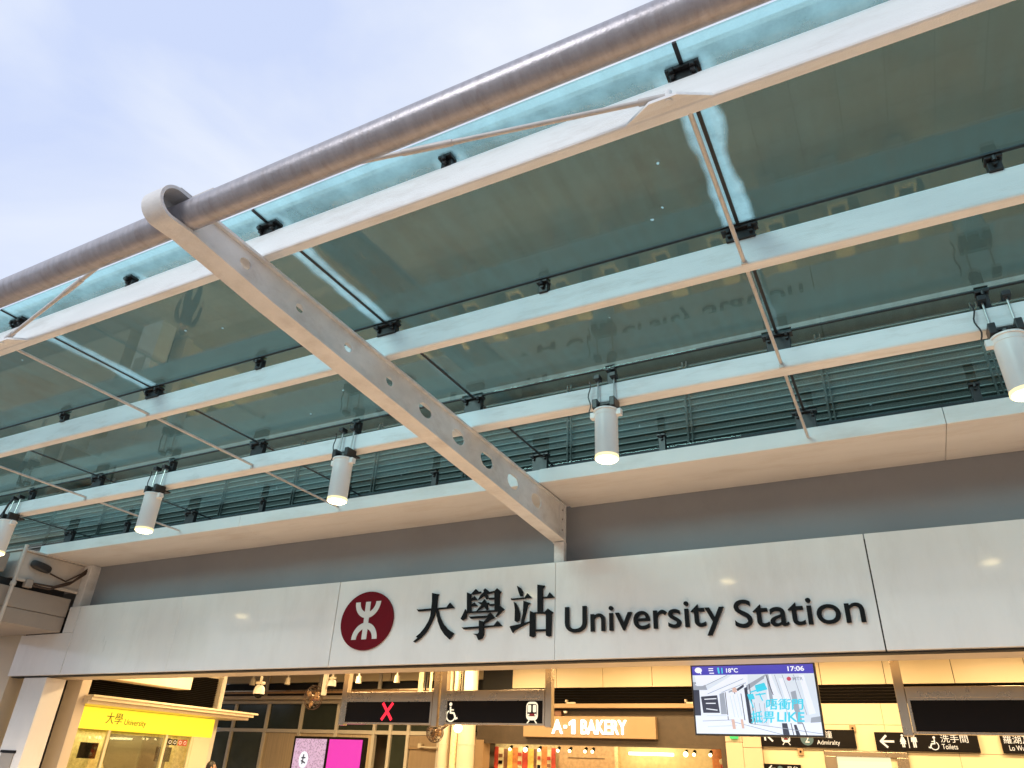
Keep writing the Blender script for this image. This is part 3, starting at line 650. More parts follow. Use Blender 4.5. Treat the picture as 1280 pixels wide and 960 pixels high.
# ================================================================== lane signs hanging behind the entrance
def wheelchair(parent, x, z, s, y, mat='pict_white', flip=1, axis_y=None):
    m_ = MB(); P = lambda *q: [(x + flip * a * s, z + b * s) for a, b in q]
    hd = P((0, 0.86))[0]
    m_.prism([(hd[0] + 0.10 * s * math.cos(R(a)), hd[1] + 0.10 * s * math.sin(R(a))) for a in range(0, 360, 20)], y - 0.003, y)
    m_.stroke(P((0.0, 0.70), (0.02, 0.40), (0.26, 0.38), (0.40, 0.08), (0.50, 0.12)), 0.10 * s, y - 0.003, y)
    m_.stroke(P((0.01, 0.56), (0.22, 0.55)), 0.07 * s, y - 0.0036, y)
    th = [R(a) for a in range(125, 375, 12)]
    m_.stroke(P(*[(0.06 + 0.30 * math.cos(t), 0.24 + 0.30 * math.sin(t)) for t in th]), 0.07 * s, y - 0.0042, y)
    return m_.build('wheelchair_symbol', mat, parent)
def train(parent, x, z, s, y, mat='pict_white'):
    def rr(x0, x1, z0, z1, r, n=5):
        p = []
        for cx_, cz_, a0 in ((x1 - r, z1 - r, 0), (x0 + r, z1 - r, 90), (x0 + r, z0 + r, 180), (x1 - r, z0 + r, 270)):
            p += [(cx_ + r * math.cos(R(a0 + 90 * i / n)), cz_ + r * math.sin(R(a0 + 90 * i / n))) for i in range(n + 1)]
        return [(x + a * s, z + b * s) for a, b in p]
    b = MB().prism(rr(-0.32, 0.32, 0.16, 1.0, 0.2), y - 0.003, y)
    b.stroke([(x - 0.16 * s, z + 0.14 * s), (x - 0.28 * s, z)], 0.06 * s, y - 0.003, y).stroke([(x + 0.16 * s, z + 0.14 * s), (x + 0.28 * s, z)], 0.06 * s, y - 0.003, y)
    o = b.build('train_symbol', mat, parent)
    w = MB().prism(rr(-0.26, 0.26, 0.34, 0.90, 0.1), y - 0.0045, y - 0.0032).build('train_front', 'sign_black', o)
    MB().prism(rr(-0.23, -0.05, 0.52, 0.86, 0.05), y - 0.006, y - 0.0048).prism(rr(0.05, 0.23, 0.52, 0.86, 0.05), y - 0.006, y - 0.0048).prism(rr(-0.24, -0.14, 0.37, 0.45, 0.02), y - 0.006, y - 0.0048).prism(rr(0.14, 0.24, 0.37, 0.45, 0.02), y - 0.006, y - 0.0048).build('train_window', mat, o)
    MB().prism(rr(-0.12, 0.12, 0.36, 0.46, 0.03), y - 0.006, y - 0.0048).build('train_panel', 'train_red', o)
    return o
def lane_sign(label, x0, x1, z0, z1, group='lane signs over the ticket gates'):
    Y = 1.5
    t = thing('lane_sign', label, 'sign', ((x0 + x1) / 2, Y, z0), group)
    hz = z1 - 0.115
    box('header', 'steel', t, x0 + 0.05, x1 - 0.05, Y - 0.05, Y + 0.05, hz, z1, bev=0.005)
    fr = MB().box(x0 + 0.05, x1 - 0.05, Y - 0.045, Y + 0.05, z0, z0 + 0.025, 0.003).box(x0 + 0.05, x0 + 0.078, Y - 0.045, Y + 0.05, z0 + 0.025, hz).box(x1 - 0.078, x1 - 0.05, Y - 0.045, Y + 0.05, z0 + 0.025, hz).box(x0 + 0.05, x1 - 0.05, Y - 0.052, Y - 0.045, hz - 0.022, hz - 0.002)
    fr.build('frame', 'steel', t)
    d = box('display', 'sign_black', t, x0 + 0.079, x1 - 0.079, Y - 0.03, Y + 0.045, z0 + 0.026, hz - 0.002)
    for px in (x0, x1):
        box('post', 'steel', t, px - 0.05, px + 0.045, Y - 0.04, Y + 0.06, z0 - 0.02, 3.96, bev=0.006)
    return t, d
t, d = lane_sign('hanging lane sign with a glowing red cross on black', -7.87, -6.19, 2.225, 2.665)
x, z, h = -7.03, 2.40, 0.085
MB().stroke([(x - h, z - h * 1.25), (x + h, z + h * 1.25)], 0.042, 1.4655, 1.4695).stroke([(x - h, z + h * 1.25), (x + h, z - h * 1.25)], 0.042, 1.466, 1.4695).build('red_cross', 'red_light', d)
t, d = lane_sign('hanging lane sign with a white wheelchair at one end and a train at the other', -6.06, -4.40, 2.235, 2.675)
wheelchair(d, -5.93, 2.29, 0.24, 1.4695); train(d, -4.64, 2.255, 0.27, 1.4695)
t, d = lane_sign('hanging lane sign with a blank black display above the toilets sign', -0.17, 1.75, 2.2, 2.665)
# ================================================================== information screen
tv = thing('information_screen', 'hanging video screen with blue clock bar and cyan Chinese slogan', 'screen', (-1.63, 1.0, 2.14))
sx0, sx1, sz0, sz1, Y = -2.31, -0.97, 2.145, 2.855, 0.97
box('casing', 'black_metal', tv, sx0 - 0.02, sx1 + 0.02, Y, Y + 0.07, sz0 - 0.02, sz1 + 0.02, bev=0.006)
MB().tube((-1.63, Y + 0.1, 2.5), (-1.63, Y + 0.1, 3.98), 0.03, 12).box(-1.75, -1.51, Y + 0.071, Y + 0.12, 2.4, 2.6).build('mount', 'black_metal', tv)
pic = box('picture', 'tv_white', tv, sx0, sx1, Y - 0.002, Y - 0.0005, sz0, sz1)
W_, H_ = sx1 - sx0, sz1 - sz0
def U(u, v): return (sx0 + u * W_, sz1 - v * H_)
def tvp(name, mat, polys, lift):
    for p in polys:
        o = MB().prism([U(*q) for q in p], Y - 0.002 - 0.0008 * lift - 0.0006, Y - 0.002 - 0.0008 * lift + 0.0002).build(name, mat, pic)
    return o
hb = tvp('clock_bar', 'tv_blue', [[(0, 0), (1, 0), (1, .135), (0, .135)]], 1)
tvp('scene_tone', 'tv_pale', [[(0, .135), (.35, .135), (.12, .36), (0, .36)], [(.47, .135), (.62, .135), (.60, .9), (.45, .8)], [(.66, .135), (1, .135), (1, .80), (.88, .83), (.70, .4)]], 1)
tvp('scene_tone', 'tv_grey', [[(0, .24), (.10, .24), (.12, .36), (0, .36)], [(.22, .42), (.26, .40), (.27, .78), (.22, .76)], [(.30, .38), (.33, .36), (.34, .80), (.30, .79)], [(.45, .30), (.62, .135), (.60, .20), (.45, .38)], [(.80, .40), (.84, .38), (.86, .85), (.82, .85)], [(.93, .76), (1, .74), (1, .82), (.92, .83)], [(.62, .14), (.64, .14), (.66, .6), (.63, .6)]], 2)
tvp('scene_tone', 'tv_white', [[(.02, .14), (.30, .14), (.08, .30), (.03, .30)], [(.72, .2), (.76, .2), (.82, .8), (.78, .8)], [(.88, .16), (.92, .16), (.97, .7), (.92, .72)]], 2.5)
tvp('scene_tone', 'tv_dark', [[(.0, .36), (.05, .36), (.05, .74), (.0, .74)], [(.06, .46), (.20, .44), (.21, .70), (.07, .70)], [(.43, .34), (.455, .32), (.47, .86), (.44, .84)], [(.70, .84), (.74, .84), (.75, 1.0), (.70, 1.0)], [(.79, .86), (.81, .86), (.83, 1.0), (.80, 1.0)], [(.36, .36), (.43, .28), (.43, .32), (.36, .40)]], 3)
tvp('scene_tone', 'tv_white', [[(.05, .72), (.30, .72), (.40, 1.0), (.05, 1.0)], [(.28, .42), (.37, .36), (.41, .62), (.40, .80), (.30, .80)]], 3.5)
tvp('scene_figure', 'tv_skin', [[(.335, .33), (.365, .33), (.37, .40), (.33, .40)], [(.30, .79), (.325, .79), (.33, .93), (.305, .93)], [(.375, .79), (.395, .79), (.40, .92), (.38, .92)]], 4)
tvp('scene_figure', 'tv_cyan', [[(.45, .43), (.50, .42), (.51, .50), (.46, .51)], [(.52, .30), (.60, .26), (.62, .36), (.53, .40)]], 4)
def tvl(mat, segs, wd, lift):
    for a_, b_ in segs: MB().stroke([U(*a_), U(*b_)], wd, Y - 0.0026 - 0.0008 * lift, Y - 0.0018 - 0.0008 * lift).build('scene_line', mat, pic)
tvl('tv_dark', [((.27, .40), (.275, .80)), ((.345, .37), (.35, .42)), ((.40, .42), (.41, .80)), ((.475, .28), (.49, .86)), ((.62, .15), (.66, .44)), ((.86, .84), (.88, 1.0)), ((.77, .84), (.78, 1.0))], .008, 3.6)
tvl('tv_grey', [((.12, .42), (.43, .20)), ((.30, .14), (.10, .30)), ((.24, .40), (.45, .26)), ((.30, .82), (.70, 1.0)), ((.45, .85), (1.0, .98)), ((.06, .82), (.30, .80)), ((.69, .15), (.76, .75)), ((.75, .15), (.83, .80)), ((.84, .15), (.90, .72)), ((.48, .30), (.60, .20)), ((.50, .55), (.51, .84)), ((.54, .56), (.55, .84)), ((.58, .56), (.58, .84))], .006, 3.6)
tvl('tv_pale', [((.31, .45), (.33, .76)), ((.335, .44), (.36, .76)), ((.37, .42), (.39, .74)), ((.10, .74), (.28, .74)), ((.1, .9), (.34, .88))], .010, 3.7)
tvl('tv_cyan', [((.47, .50), (.49, .62)), ((.55, .42), (.57, .52)), ((.48, .40), (.60, .33)), ((.52, .44), (.60, .42))], .014, 4)
tvl('tv_white', [((.09, .50), (.19, .49)), ((.10, .56), (.18, .56)), ((.10, .64), (.19, .66)), ((.02, .28), (.09, .28))], .010, 3.8)
yy = Y - 0.0065
def T(n, b, u0, v0, u1, v1, mat, bold=0.0, lift=0.0, shear=0.0):
    a, c_ = U(u0, v1), U(u1, v0)
    return text(n, b, a[0], a[1], yy - lift, c_[0] - a[0], c_[1] - a[1], mat, pic, depth=0.0006, bold=bold, shear=shear)
T('temperature', '18°C', .295, .035, .395, .105, 'tv_white', 0.03)
T('clock', '17:06', .80, .025, .93, .10, 'tv_white', 0.03)
tvp('weather_symbol', 'tv_white', [[(.055 + .032 * math.cos(R(a)), .06 + .045 * math.sin(R(a))) for a in range(0, 360, 30)], [(.065, .06), (.075, .06), (.08, .12), (.07, .12)]], 2)
tvp('weather_symbol', 'tv_white', [[(.145, .03), (.185, .03), (.185, .045), (.145, .045)], [(.145, .06), (.185, .06), (.185, .075), (.145, .075)], [(.15, .10), (.19, .10), (.19, .115), (.15, .115)]], 2)
tvp('weather_symbol', 'tv_cyan', [[(.22, .025), (.235, .025), (.24, .115), (.225, .115)], [(.255, .03), (.265, .03), (.265, .115), (.255, .115)]], 2)
tvp('company_mark', 'tv_red', [[(.80 + .018 * math.cos(R(a)), .21 + .03 * math.sin(R(a))) for a in range(0, 360, 30)]], 2.6)
T('company_mark', 'MTR', .83, .185, .91, .235, 'tv_grey', 0.02)
for q_ in (0, .006): T('slogan', '唔衝門', .59 + q_, .50 - q_, .885 + q_, .655 - q_, 'tv_cyan', 0.0, 0.0015 + q_ * 0.05, 0.12)
for q_ in (0, .006): T('slogan', '抵畀', .46 + q_, .675 - q_, .645 + q_, .84 - q_, 'tv_cyan', 0.0, 0.0015 + q_ * 0.05, 0.12)
T('slogan', 'LIKE', .665, .685, .885, .82, 'tv_cyan', 0.02, 0.0015, 0.12)

# ================================================================== bakery
bk = thing('bakery_shop', 'bakery shop front with backlit white letters on a tan board and bright lit inside', 'shop', (-6.4, 8.0, 0))
box('fascia', 'brown_cladding', bk, -9.25, -3.56, 8.0, 8.25, 2.33, 2.94)
box('canopy_ledge', 'tan_board', bk, -9.25, -3.3, 7.78, 8.1, 2.985, 3.07, bev=0.006)
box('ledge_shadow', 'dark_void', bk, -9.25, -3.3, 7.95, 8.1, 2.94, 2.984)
br = MB()
for px in (-6.98, -4.3): br.box(px, px + 0.24, 7.9, 7.93, 3.075, 3.11).box(px, px + 0.03, 7.9, 8.0, 3.075, 3.16)
br.build('ledge_bracket', 'pipe_paint', bk)
bd = box('sign_board', 'tan_board', bk, -7.98, -4.93, 7.86, 7.995, 2.405, 2.825, bev=0.008)
for wd_, x_, w_ in (('A', -7.27, 0.26), ('BAKERY', -6.58, 1.03)): text('lettering', wd_, x_, 2.475, 7.855, w_, 0.28, 'shop_white', bd, depth=0.03, bold=0.016)
MB().box(-6.985, -6.915, 7.825, 7.855, 2.585, 2.645).build('lettering', 'shop_white', bd)
MB().prism([(-6.80, 2.475), (-6.72, 2.475), (-6.72, 2.755), (-6.775, 2.755), (-6.86, 2.70), (-6.86, 2.64), (-6.80, 2.67)], 7.825, 7.855).build('lettering', 'shop_white', bd)
box('pillar', 'tan_board', bk, -9.27, -9.05, 7.98, 8.3, 0.02, 2.33)
box('door_frame', 'brown_cladding', bk, -3.66, -3.56, 7.98, 8.3, 0.02, 2.33)
box('head_frame', 'brown_cladding', bk, -9.05, -3.66, 8.0, 8.1, 2.26, 2.329)
box('rear_panel', 'pattern_board', bk, -7.40, -6.06, 8.5, 8.56, 0.02, 2.6)
box('rear_panel', 'yellow_board', bk, -6.0, -3.98, 8.52, 8.58, 0.02, 2.6)
box('trim_post', 'strip_cream', bk, -6.055, -5.98, 8.44, 8.54, 0.02, 2.6)
box('rear_panel', 'strip_orange', bk, -3.975, -3.66, 8.50, 8.56, 0.02, 2.6)
box('shelf_panel', 'strip_cream', bk, -9.05, -7.41, 8.56, 8.6, 0.02, 2.6)
box('notice_frame', 'brown_cladding', bk, -7.16, -6.3, 8.485, 8.5, 2.028, 2.04)
cols = ['strip_red', 'strip_cream', 'strip_brown', 'strip_yellow', 'strip_orange', 'strip_cream', 'strip_red', 'strip_yellow', 'strip_brown', 'strip_cream', 'strip_orange', 'strip_cream', 'strip_red']
px = -8.98
for k, c_ in enumerate(cols):
    wdt = random.uniform(0.09, 0.15); top = random.uniform(2.16, 2.24)
    o = MB().box(px, px + wdt, 8.40 + 0.012 * (k % 3), 8.408 + 0.012 * (k % 3), 1.2, top).build('price_strip', c_, bk)
    if c_ == 'strip_cream':
        for q in range(4):
            zq = top - 0.10 - q * 0.16 - random.uniform(0, .05)
            MB().box(px + 0.02, px + wdt - 0.02, 8.388, 8.396, zq - 0.07, zq).build('printed_block', random.choice(['strip_brown', 'strip_red', 'sign_black']), o)
    px += wdt * 0.97
for k in range(5):
    MB().ball((-3.82 + random.uniform(-.1, .1), 8.47, 2.05 - .09 * k), .055, 8, (1, .4, 1)).build('poster_flower', 'strip_red' if k % 2 else 'strip_cream', bk)
box('strip_light', 'tube_light', bk, -5.68, -4.72, 8.28, 8.36, 2.12, 2.175, bev=0.01)
for px in (-8.45, -8.06, -7.72, -7.26, -6.98, -6.62, -6.45, -4.42, -4.25, -3.92):
    s_ = MB().tube((px, 8.25, 2.22), (px, 8.16, 2.16), 0.03, 10, r2=0.045).build('spot_lamp', 'sign_black', bk)
    MB().ball((px, 8.15, 2.155), 0.034 if px not in (-8.06, -4.42) else 0.05, 8).build('bulb', 'spot_bulb', s_)
ex = tag(box('exit_sign', 'exit_green', None, -3.44, -3.28, 7.84, 7.88, 2.44, 2.54, bev=0.004), 'small green glowing exit box below the video screen', 'exit sign')
fa = thing('fire_alarm', 'small dark red alarm box with a white lamp at the end of the bakery ledge', 'alarm', (-7.12, 7.9, 2.87))
box('housing', 'strip_brown', fa, -7.24, -7.08, 7.9, 7.99, 2.83, 2.94, bev=0.006)
MB().ball((-6.98, 7.92, 2.93), 0.05, 10, half=-1).build('lamp', 'lamp_paint', fa)

# ================================================================== direction signs on the back wall
def dir_sign(label, x0, x1, z0, z1, y=7.93):
    t = thing('direction_sign', label, 'sign', ((x0 + x1) / 2, y, z0), 'black direction signs on the cream back wall')
    box('board', 'sign_black', t, x0, x1, y, 7.995, z0, z1, bev=0.004)
    return t
def arrow(t, x, z, s, y, ang):
    M2 = Matrix.Rotation(R(ang), 2); P = lambda *q: [tuple(Vector((x, z)) + M2 @ Vector(p) * s) for p in q]
    MB().stroke(P((-0.45, 0), (0.5, 0)), 0.16 * s, y - 0.003, y).stroke(P((-0.02, 0.42), (-0.46, 0), (-0.02, -0.42)), 0.16 * s, y - 0.0036, y).build('arrow', 'sign_white', t)
def person_symbol(t, x, z, s, y, skirt):
    m_ = MB().prism([(x + 0.10 * s * math.cos(R(a)), z + 0.90 * s + 0.10 * s * math.sin(R(a))) for a in range(0, 360, 24)], y - 0.003, y)
    if skirt: p = [(-.10, .78), (.10, .78), (.24, .42), (.17, .40), (.22, .25), (.11, .25), (.11, 0), (.02, 0), (.02, .25), (-.02, .25), (-.02, 0), (-.11, 0), (-.11, .25), (-.22, .25), (-.17, .40), (-.24, .42)]
    else: p = [(-.2, .78), (.2, .78), (.23, .42), (.15, .42), (.13, .65), (.12, 0), (.02, 0), (.02, .4), (-.02, .4), (-.02, 0), (-.12, 0), (-.13, .65), (-.15, .42), (-.23, .42)]
    m_.prism([(x + a * s, z + b * s) for a, b in p], y - 0.0034, y); m_.build('person_symbol', 'sign_white', t)
y = 7.93
t = dir_sign('black sign with train symbol, ringed 2 and the word Admiralty, half behind the screen', -2.87, -1.18, 2.325, 2.63)
arrow(t, -2.72, 2.49, 0.20, y, -45); train(t, -2.40, 2.36, 0.24, y, 'sign_white')
MB().prism([(-2.02 + 0.115 * math.cos(R(a)), 2.47 + 0.115 * math.sin(R(a))) for a in range(0, 360, 12)], y - 0.003, y).build('line_disc', 'line_green', t)
text('lettering', '2', -2.06, 2.405, y - 0.0035, 0.08, 0.13, 'sign_white', t)
text('lettering', '金鐘', -1.85, 2.49, y - 0.001, 0.28, 0.12, 'sign_white', t)
text('lettering', 'Admiralty', -1.85, 2.355, y - 0.001, 0.40, 0.095, 'sign_white', t)
t = dir_sign('black toilets sign with left arrow, man, woman and wheelchair', -0.85, 0.77, 2.30, 2.60)
arrow(t, -0.66, 2.45, 0.22, y, 0); person_symbol(t, -0.40, 2.36, 0.21, y, True); person_symbol(t, -0.22, 2.36, 0.21, y, False)
MB().box(-0.318, -0.306, y - 0.003, y, 2.35, 2.56).build('divider', 'sign_white', t)
wheelchair(t, 0.10, 2.345, 0.21, y, 'sign_white', -1)
text('lettering', '洗手間', 0.20, 2.45, y - 0.001, 0.42, 0.125, 'sign_white', t)
text('lettering', 'Toilets', 0.20, 2.345, y - 0.001, 0.24, 0.08, 'sign_white', t)
t = dir_sign('black sign naming Lo Wu at the right edge of the photo', 1.10, 2.8, 2.30, 2.60)
text('lettering', '羅湖及落馬洲', 1.14, 2.45, y - 0.001, 0.80, 0.125, 'sign_white', t)
text('lettering', 'Lo Wu & Lok Ma Chau', 1.20, 2.345, y - 0.001, 0.75, 0.08, 'sign_white', t)
t = dir_sign('small black sign low on the pier under the Admiralty sign', -2.86, -2.2, 1.70, 2.03)
arrow(t, -2.72, 1.95, 0.12, y, 0); text('lettering', '月台', -2.45, 1.93, y - 0.001, 0.2, 0.07, 'sign_white', t)
MB().prism([(-2.57 + 0.05 * math.cos(R(a)), 1.95 + 0.05 * math.sin(R(a))) for a in range(0, 360, 20)], y - 0.003, y).build('line_disc', 'line_green', t)
# lit doorway under the toilets sign
dw = thing('lit_doorway', 'steel framed doorway with bright cream light below the toilets sign', 'doorway', (-0.95, 7.98, 0))
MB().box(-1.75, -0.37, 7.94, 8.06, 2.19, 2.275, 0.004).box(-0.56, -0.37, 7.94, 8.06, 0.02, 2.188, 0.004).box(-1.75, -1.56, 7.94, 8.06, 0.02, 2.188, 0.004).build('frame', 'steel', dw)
box('light_panel', 'door_glow', dw, -1.555, -0.565, 8.01, 8.06, 0.02, 2.187)
for px, pz in ((-2.17, 2.25), (-1.2, 2.66)):
    s_ = tag(box('wall_sensor', 'tan_board', None, px - 0.05, px + 0.05, 7.95, 7.999, pz - 0.06, pz + 0.06, bev=0.006), 'small square sensor on the cream wall %s the Admiralty sign' % ('below' if pz < 2.5 else 'at the upper right corner of'), 'sensor', 'small wall sensors')
    MB().ball((px, 7.945, pz), 0.02, 8).build('button', 'sign_black', s_)

# ================================================================== glazed partition at the back left, double door, beams
gp = thing('glazed_partition', 'tall glazed screen of dark panes in pale mullions at the back left of the hall', 'partition', (-15.5, 9.0, 0))
for px in (-19.4, -18.15, -16.84, -15.54, -14.24, -12.95, -12.42, -11.85, -10.9): box('mullion', 'mullion', gp, px - 0.045, px + 0.045, 8.94, 9.06, 0.02, 3.2, bev=0.004)
box('transom', 'mullion', gp, -19.4, -10.9, 8.95, 9.05, 2.44, 2.53, bev=0.004)
box('head_beam', 'mullion', gp, -19.6, -9.6, 8.85, 9.1, 3.18, 3.26, bev=0.004)
box('duct_cover', 'soffit_paint', gp, -19.6, -9.6, 8.5, 8.86, 3.27, 3.35, bev=0.004)
box('upper_void', 'dark_void', gp, -19.6, -9.6, 9.12, 9.3, 2.55, 3.75)
for a, b in ((-19.6, -17.04), (-17.0, -15.02), (-14.98, -12.6), (-12.56, -9.6)): box('upper_panel', 'cream_panel', gp, a, b, 8.95, 9.05, 3.745, 3.975)
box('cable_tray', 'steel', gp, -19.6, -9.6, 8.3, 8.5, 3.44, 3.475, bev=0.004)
MB().tube((-19.6, 8.2, 3.40), (-9.6, 8.2, 3.40), 0.03, 12).build('pipe', 'copper', gp, smooth=True)
for px in (-17.02, -15.0, -12.9, -11.4, -10.7): box('hanger', 'mullion', gp, px - 0.05, px + 0.05, 8.9, 8.945, 3.27, 3.97)
for a, b in ((-19.35, -18.2), (-18.1, -16.89), (-16.79, -15.59), (-15.49, -14.29), (-14.19, -12.99)):
    box('upper_pane', 'dark_glass', gp, a, b, 9.0, 9.02, 2.535, 3.175)
    if b < -16.5: box('lower_pane', 'green_glass', gp, a, b, 9.0, 9.02, 0.02, 2.435)
    else: box('curtain', 'curtain', gp, a, b, 9.0, 9.02, 0.02, 2.435)
box('upper_pane', 'dark_glass', gp, -12.9, -10.95, 9.0, 9.02, 2.535, 3.175)
box('side_pane', 'dark_glass', gp, -12.37, -11.9, 9.0, 9.02, 0.02, 2.435)
dd = thing('double_door', 'brown double door with a closer bar, right of the pink screens', 'door', (-11.3, 9.0, 0))
box('head_panel', 'door_wood', dd, -11.80, -9.75, 8.97, 9.05, 2.17, 2.435)
box('frame', 'tan_board', dd, -11.80, -9.75, 8.95, 9.04, 2.12, 2.165)
for a, b in ((-11.78, -10.93), (-10.92, -9.9)): box('door_leaf', 'door_wood', dd, a, b, 8.99, 9.04, 0.02, 2.115, bev=0.004)
MB().path([(-11.4, 8.9, 2.18), (-11.2, 8.86, 2.165), (-10.95, 8.86, 2.165), (-10.75, 8.9, 2.18)], 0.02).box(-11.45, -11.35, 8.86, 8.95, 2.15, 2.25).box(-10.8, -10.7, 8.86, 8.95, 2.15, 2.25).build('closer', 'pipe_paint', dd)
# advertising screens
ad = thing('advertising_screens', 'pair of portrait screens, floral pink and plain magenta, in one black frame', 'screen', (-11.9, 6.0, 0.2))
box('casing', 'sign_black', ad, -12.93, -10.90, 6.0, 6.12, 0.5, 2.235, bev=0.006)
pn = box('picture', 'ad_floral', ad, -12.87, -11.96, 5.99, 5.999, 0.7, 2.185)
MB().prism([(-12.55 + 0.13 * math.cos(R(a)), 1.76 + 0.17 * math.sin(R(a))) for a in range(0, 360, 15)], 5.98, 5.988).build('round_seal', 'tv_white', pn)
MB().stroke([(-12.6, 1.80), (-12.5, 1.80)], .03, 5.975, 5.979).stroke([(-12.55, 1.86), (-12.57, 1.68)], .03, 5.974, 5.979).stroke([(-12.6, 1.74), (-12.49, 1.70)], .03, 5.973, 5.979).build('seal_mark', 'tv_dark', pn)
box('picture', 'ad_magenta', ad, -11.88, -10.96, 5.99, 5.999, 0.7, 2.185)
box('stand', 'black_metal', ad, -12.1, -11.7, 6.02, 6.1, 0.012, 0.5)

# ================================================================== columns, pipes, cameras, fans
for x, r_, mt, lab in ((-9.49, 0.12, 'pipe_paint', 'slim round cream column left of the bakery, nearest the double door'), (-8.93, 0.19, 'pipe_paint', 'thick round cream column just left of the bakery front')):
    t = thing('round_column', lab, 'column', (x, 7.0, 0))
    MB().tube((x, 7.0, 0.012), (x, 7.0, 3.98), r_, 28).build('shaft', mt, t, smooth=True)
    m_ = MB()
    for zz in (1.2, 2.18): m_.tube((x, 7.0, zz), (x, 7.0, zz + 0.02), r_ + 0.006, 28)
    m_.build('joint_band', 'soffit_paint', t, smooth=True)
t = tag(MB().tube((-9.18, 6.9, 0.012), (-9.18, 6.9, 3.98), 0.075, 18).build('standpipe', 'strip_cream', None, smooth=True), 'pale standpipe between the two round columns', 'pipe')
pg = 'thin service pipes hung near the ceiling'
for x, r_, mt, lab in ((-10.12, 0.06, 'strip_cream', 'thick cream pipe behind the post of the red cross sign'), (-9.98, 0.018, 'sign_black', 'thin dark pipe right of the thick cream pipe'), (-9.85, 0.03, 'strip_cream', 'medium cream pipe beside the post between the two lane signs'), (-9.10, 0.018, 'steel', 'first thin steel pipe above the wheelchair symbol'), (-9.04, 0.018, 'steel', 'middle thin steel pipe above the wheelchair symbol'), (-8.98, 0.018, 'sign_black', 'rightmost thin pipe, dark, above the wheelchair symbol')):
    tag(MB().tube((x, 6.8, 2.8), (x, 6.8, 3.98), r_, 14).build('service_pipe', mt, None, smooth=True), lab, 'pipe', pg)
def dome(x, y, z, label, s=1.0):
    t = thing('dome_camera', label, 'camera', (x, y, z), 'dome cameras in the hall')
    MB().tube((x, y, z + 0.22 * s), (x, y, 3.98), 0.03 * s, 12).box(x - 0.1 * s, x + 0.1 * s, y - 0.05 * s, y + 0.05 * s, z + 0.2 * s, z + 0.26 * s, 0.01).build('hanger', 'pipe_paint', t, smooth=True)
    MB().tube((x, y, z), (x, y, z + 0.09 * s), 0.13 * s, 24, r2=0.12 * s).ball((x, y, z + 0.09 * s), 0.12 * s, 10, (1, 1, 0.9), half=1).build('hood', 'white_dome', t, smooth=True)
    MB().ball((x, y, z), 0.095 * s, 10, half=-1).build('lens_dome', 'sign_black', t, smooth=True)
dome(-13.30, 5.0, 3.03, 'white dome camera hanging over the yellow booth roof end')
dome(-11.20, 5.0, 3.17, 'white dome camera high up left of the red cross sign', 0.72)
hp = tag(MB().box(-11.44, -11.34, 4.97, 5.03, 2.99, 3.98, 0.004).build('ceiling_hanger', 'mullion', None), 'square pale post hanging from the ceiling over the wall fan', 'post')
def fan(x, y, z, r_, label, arm_to):
    t = thing('wall_fan', label, 'fan', (x, y, z), 'dark wire cage fans')
    cg = MB()
    for rr, dy in ((r_, 0), (r_ * 0.8, -0.07), (r_ * 0.5, -0.10), (r_, 0.05), (r_ * 0.7, 0.1)):
        n = 28; ps = [(x + rr * math.cos(2 * math.pi * i / n), y + dy, z + rr * math.sin(2 * math.pi * i / n)) for i in range(n + 1)]
        for a, b in zip(ps, ps[1:]): cg.tube(a, b, 0.006, 5, caps=False)
    for i in range(16):
        a = 2 * math.pi * i / 16; cg.tube((x, y - 0.11, z), (x + r_ * math.cos(a), y, z + r_ * math.sin(a)), 0.004, 5, caps=False)
    cg.build('cage', 'fan_dark', t)
    bl = MB()
    for i in range(3):
        a = 2 * math.pi * i / 3 + 0.4; q = []
        for k in range(8):
            tt = k / 7; q.append((x + r_ * 0.85 * tt * math.cos(a + 0.5 * math.sin(tt * 3)), z + r_ * 0.85 * tt * math.sin(a + 0.5 * math.sin(tt * 3))))
        for k in range(7, 0, -1):
            tt = k / 7; q.append((x + r_ * 0.85 * tt * math.cos(a - 0.4 * math.sin(tt * 3)), z + r_ * 0.85 * tt * math.sin(a - 0.4 * math.sin(tt * 3))))
        bl.prism(q, y - 0.01 - 0.004 * i, y - 0.006 - 0.004 * i)
    bl.tube((x, y - 0.06, z), (x, y + 0.16, z), 0.055, 14).build('blades', 'copper', t)
    MB().path([(x, y + 0.14, z), (x, y + 0.2, z + 0.06), arm_to], 0.02).build('arm', 'fan_dark', t, smooth=True)
fan(-11.68, 5.0, 2.95, 0.24, 'dark cage fan under the beams, above the pink screens', (-11.5, 5.3, 3.3))
fan(-7.49, 3.5, 2.23, 0.15, 'dark cage fan at the lower right corner of the red cross sign', (-7.30, 3.6, 2.36))
gl_ = thing('globe_lamp', 'glowing white globe lamp below the wheelchair symbol', 'lamp', (-8.55, 6.0, 2.45))
MB().ball((-8.55, 6.0, 2.45), 0.085, 14).build('globe', 'bulb_white', gl_, smooth=True)
MB().tube((-8.55, 6.0, 2.52), (-8.55, 6.0, 3.98), 0.012, 8).build('cord', 'sign_black', gl_)
for k, px in enumerate((-15.64, -14.41, -12.1, -10.95)):
    t = thing('beam_lamp', ['conical lamp under the beam, far left', 'conical lamp under the beam beside the fan', 'conical lamp over the left half of the red cross sign', 'conical lamp over the right half of the red cross sign'][k], 'lamp', (px, 7.0, 3.4), 'small conical lamps under the ceiling beam')
    MB().tube((px, 7.0, 3.46), (px, 7.0, 3.62), 0.075, 16, r2=0.06).build('shade', 'pipe_paint', t, smooth=True)
    MB().tube((px, 7.0, 3.62), (px, 7.0, 3.98), 0.02, 8).build('stem', 'mullion', t)

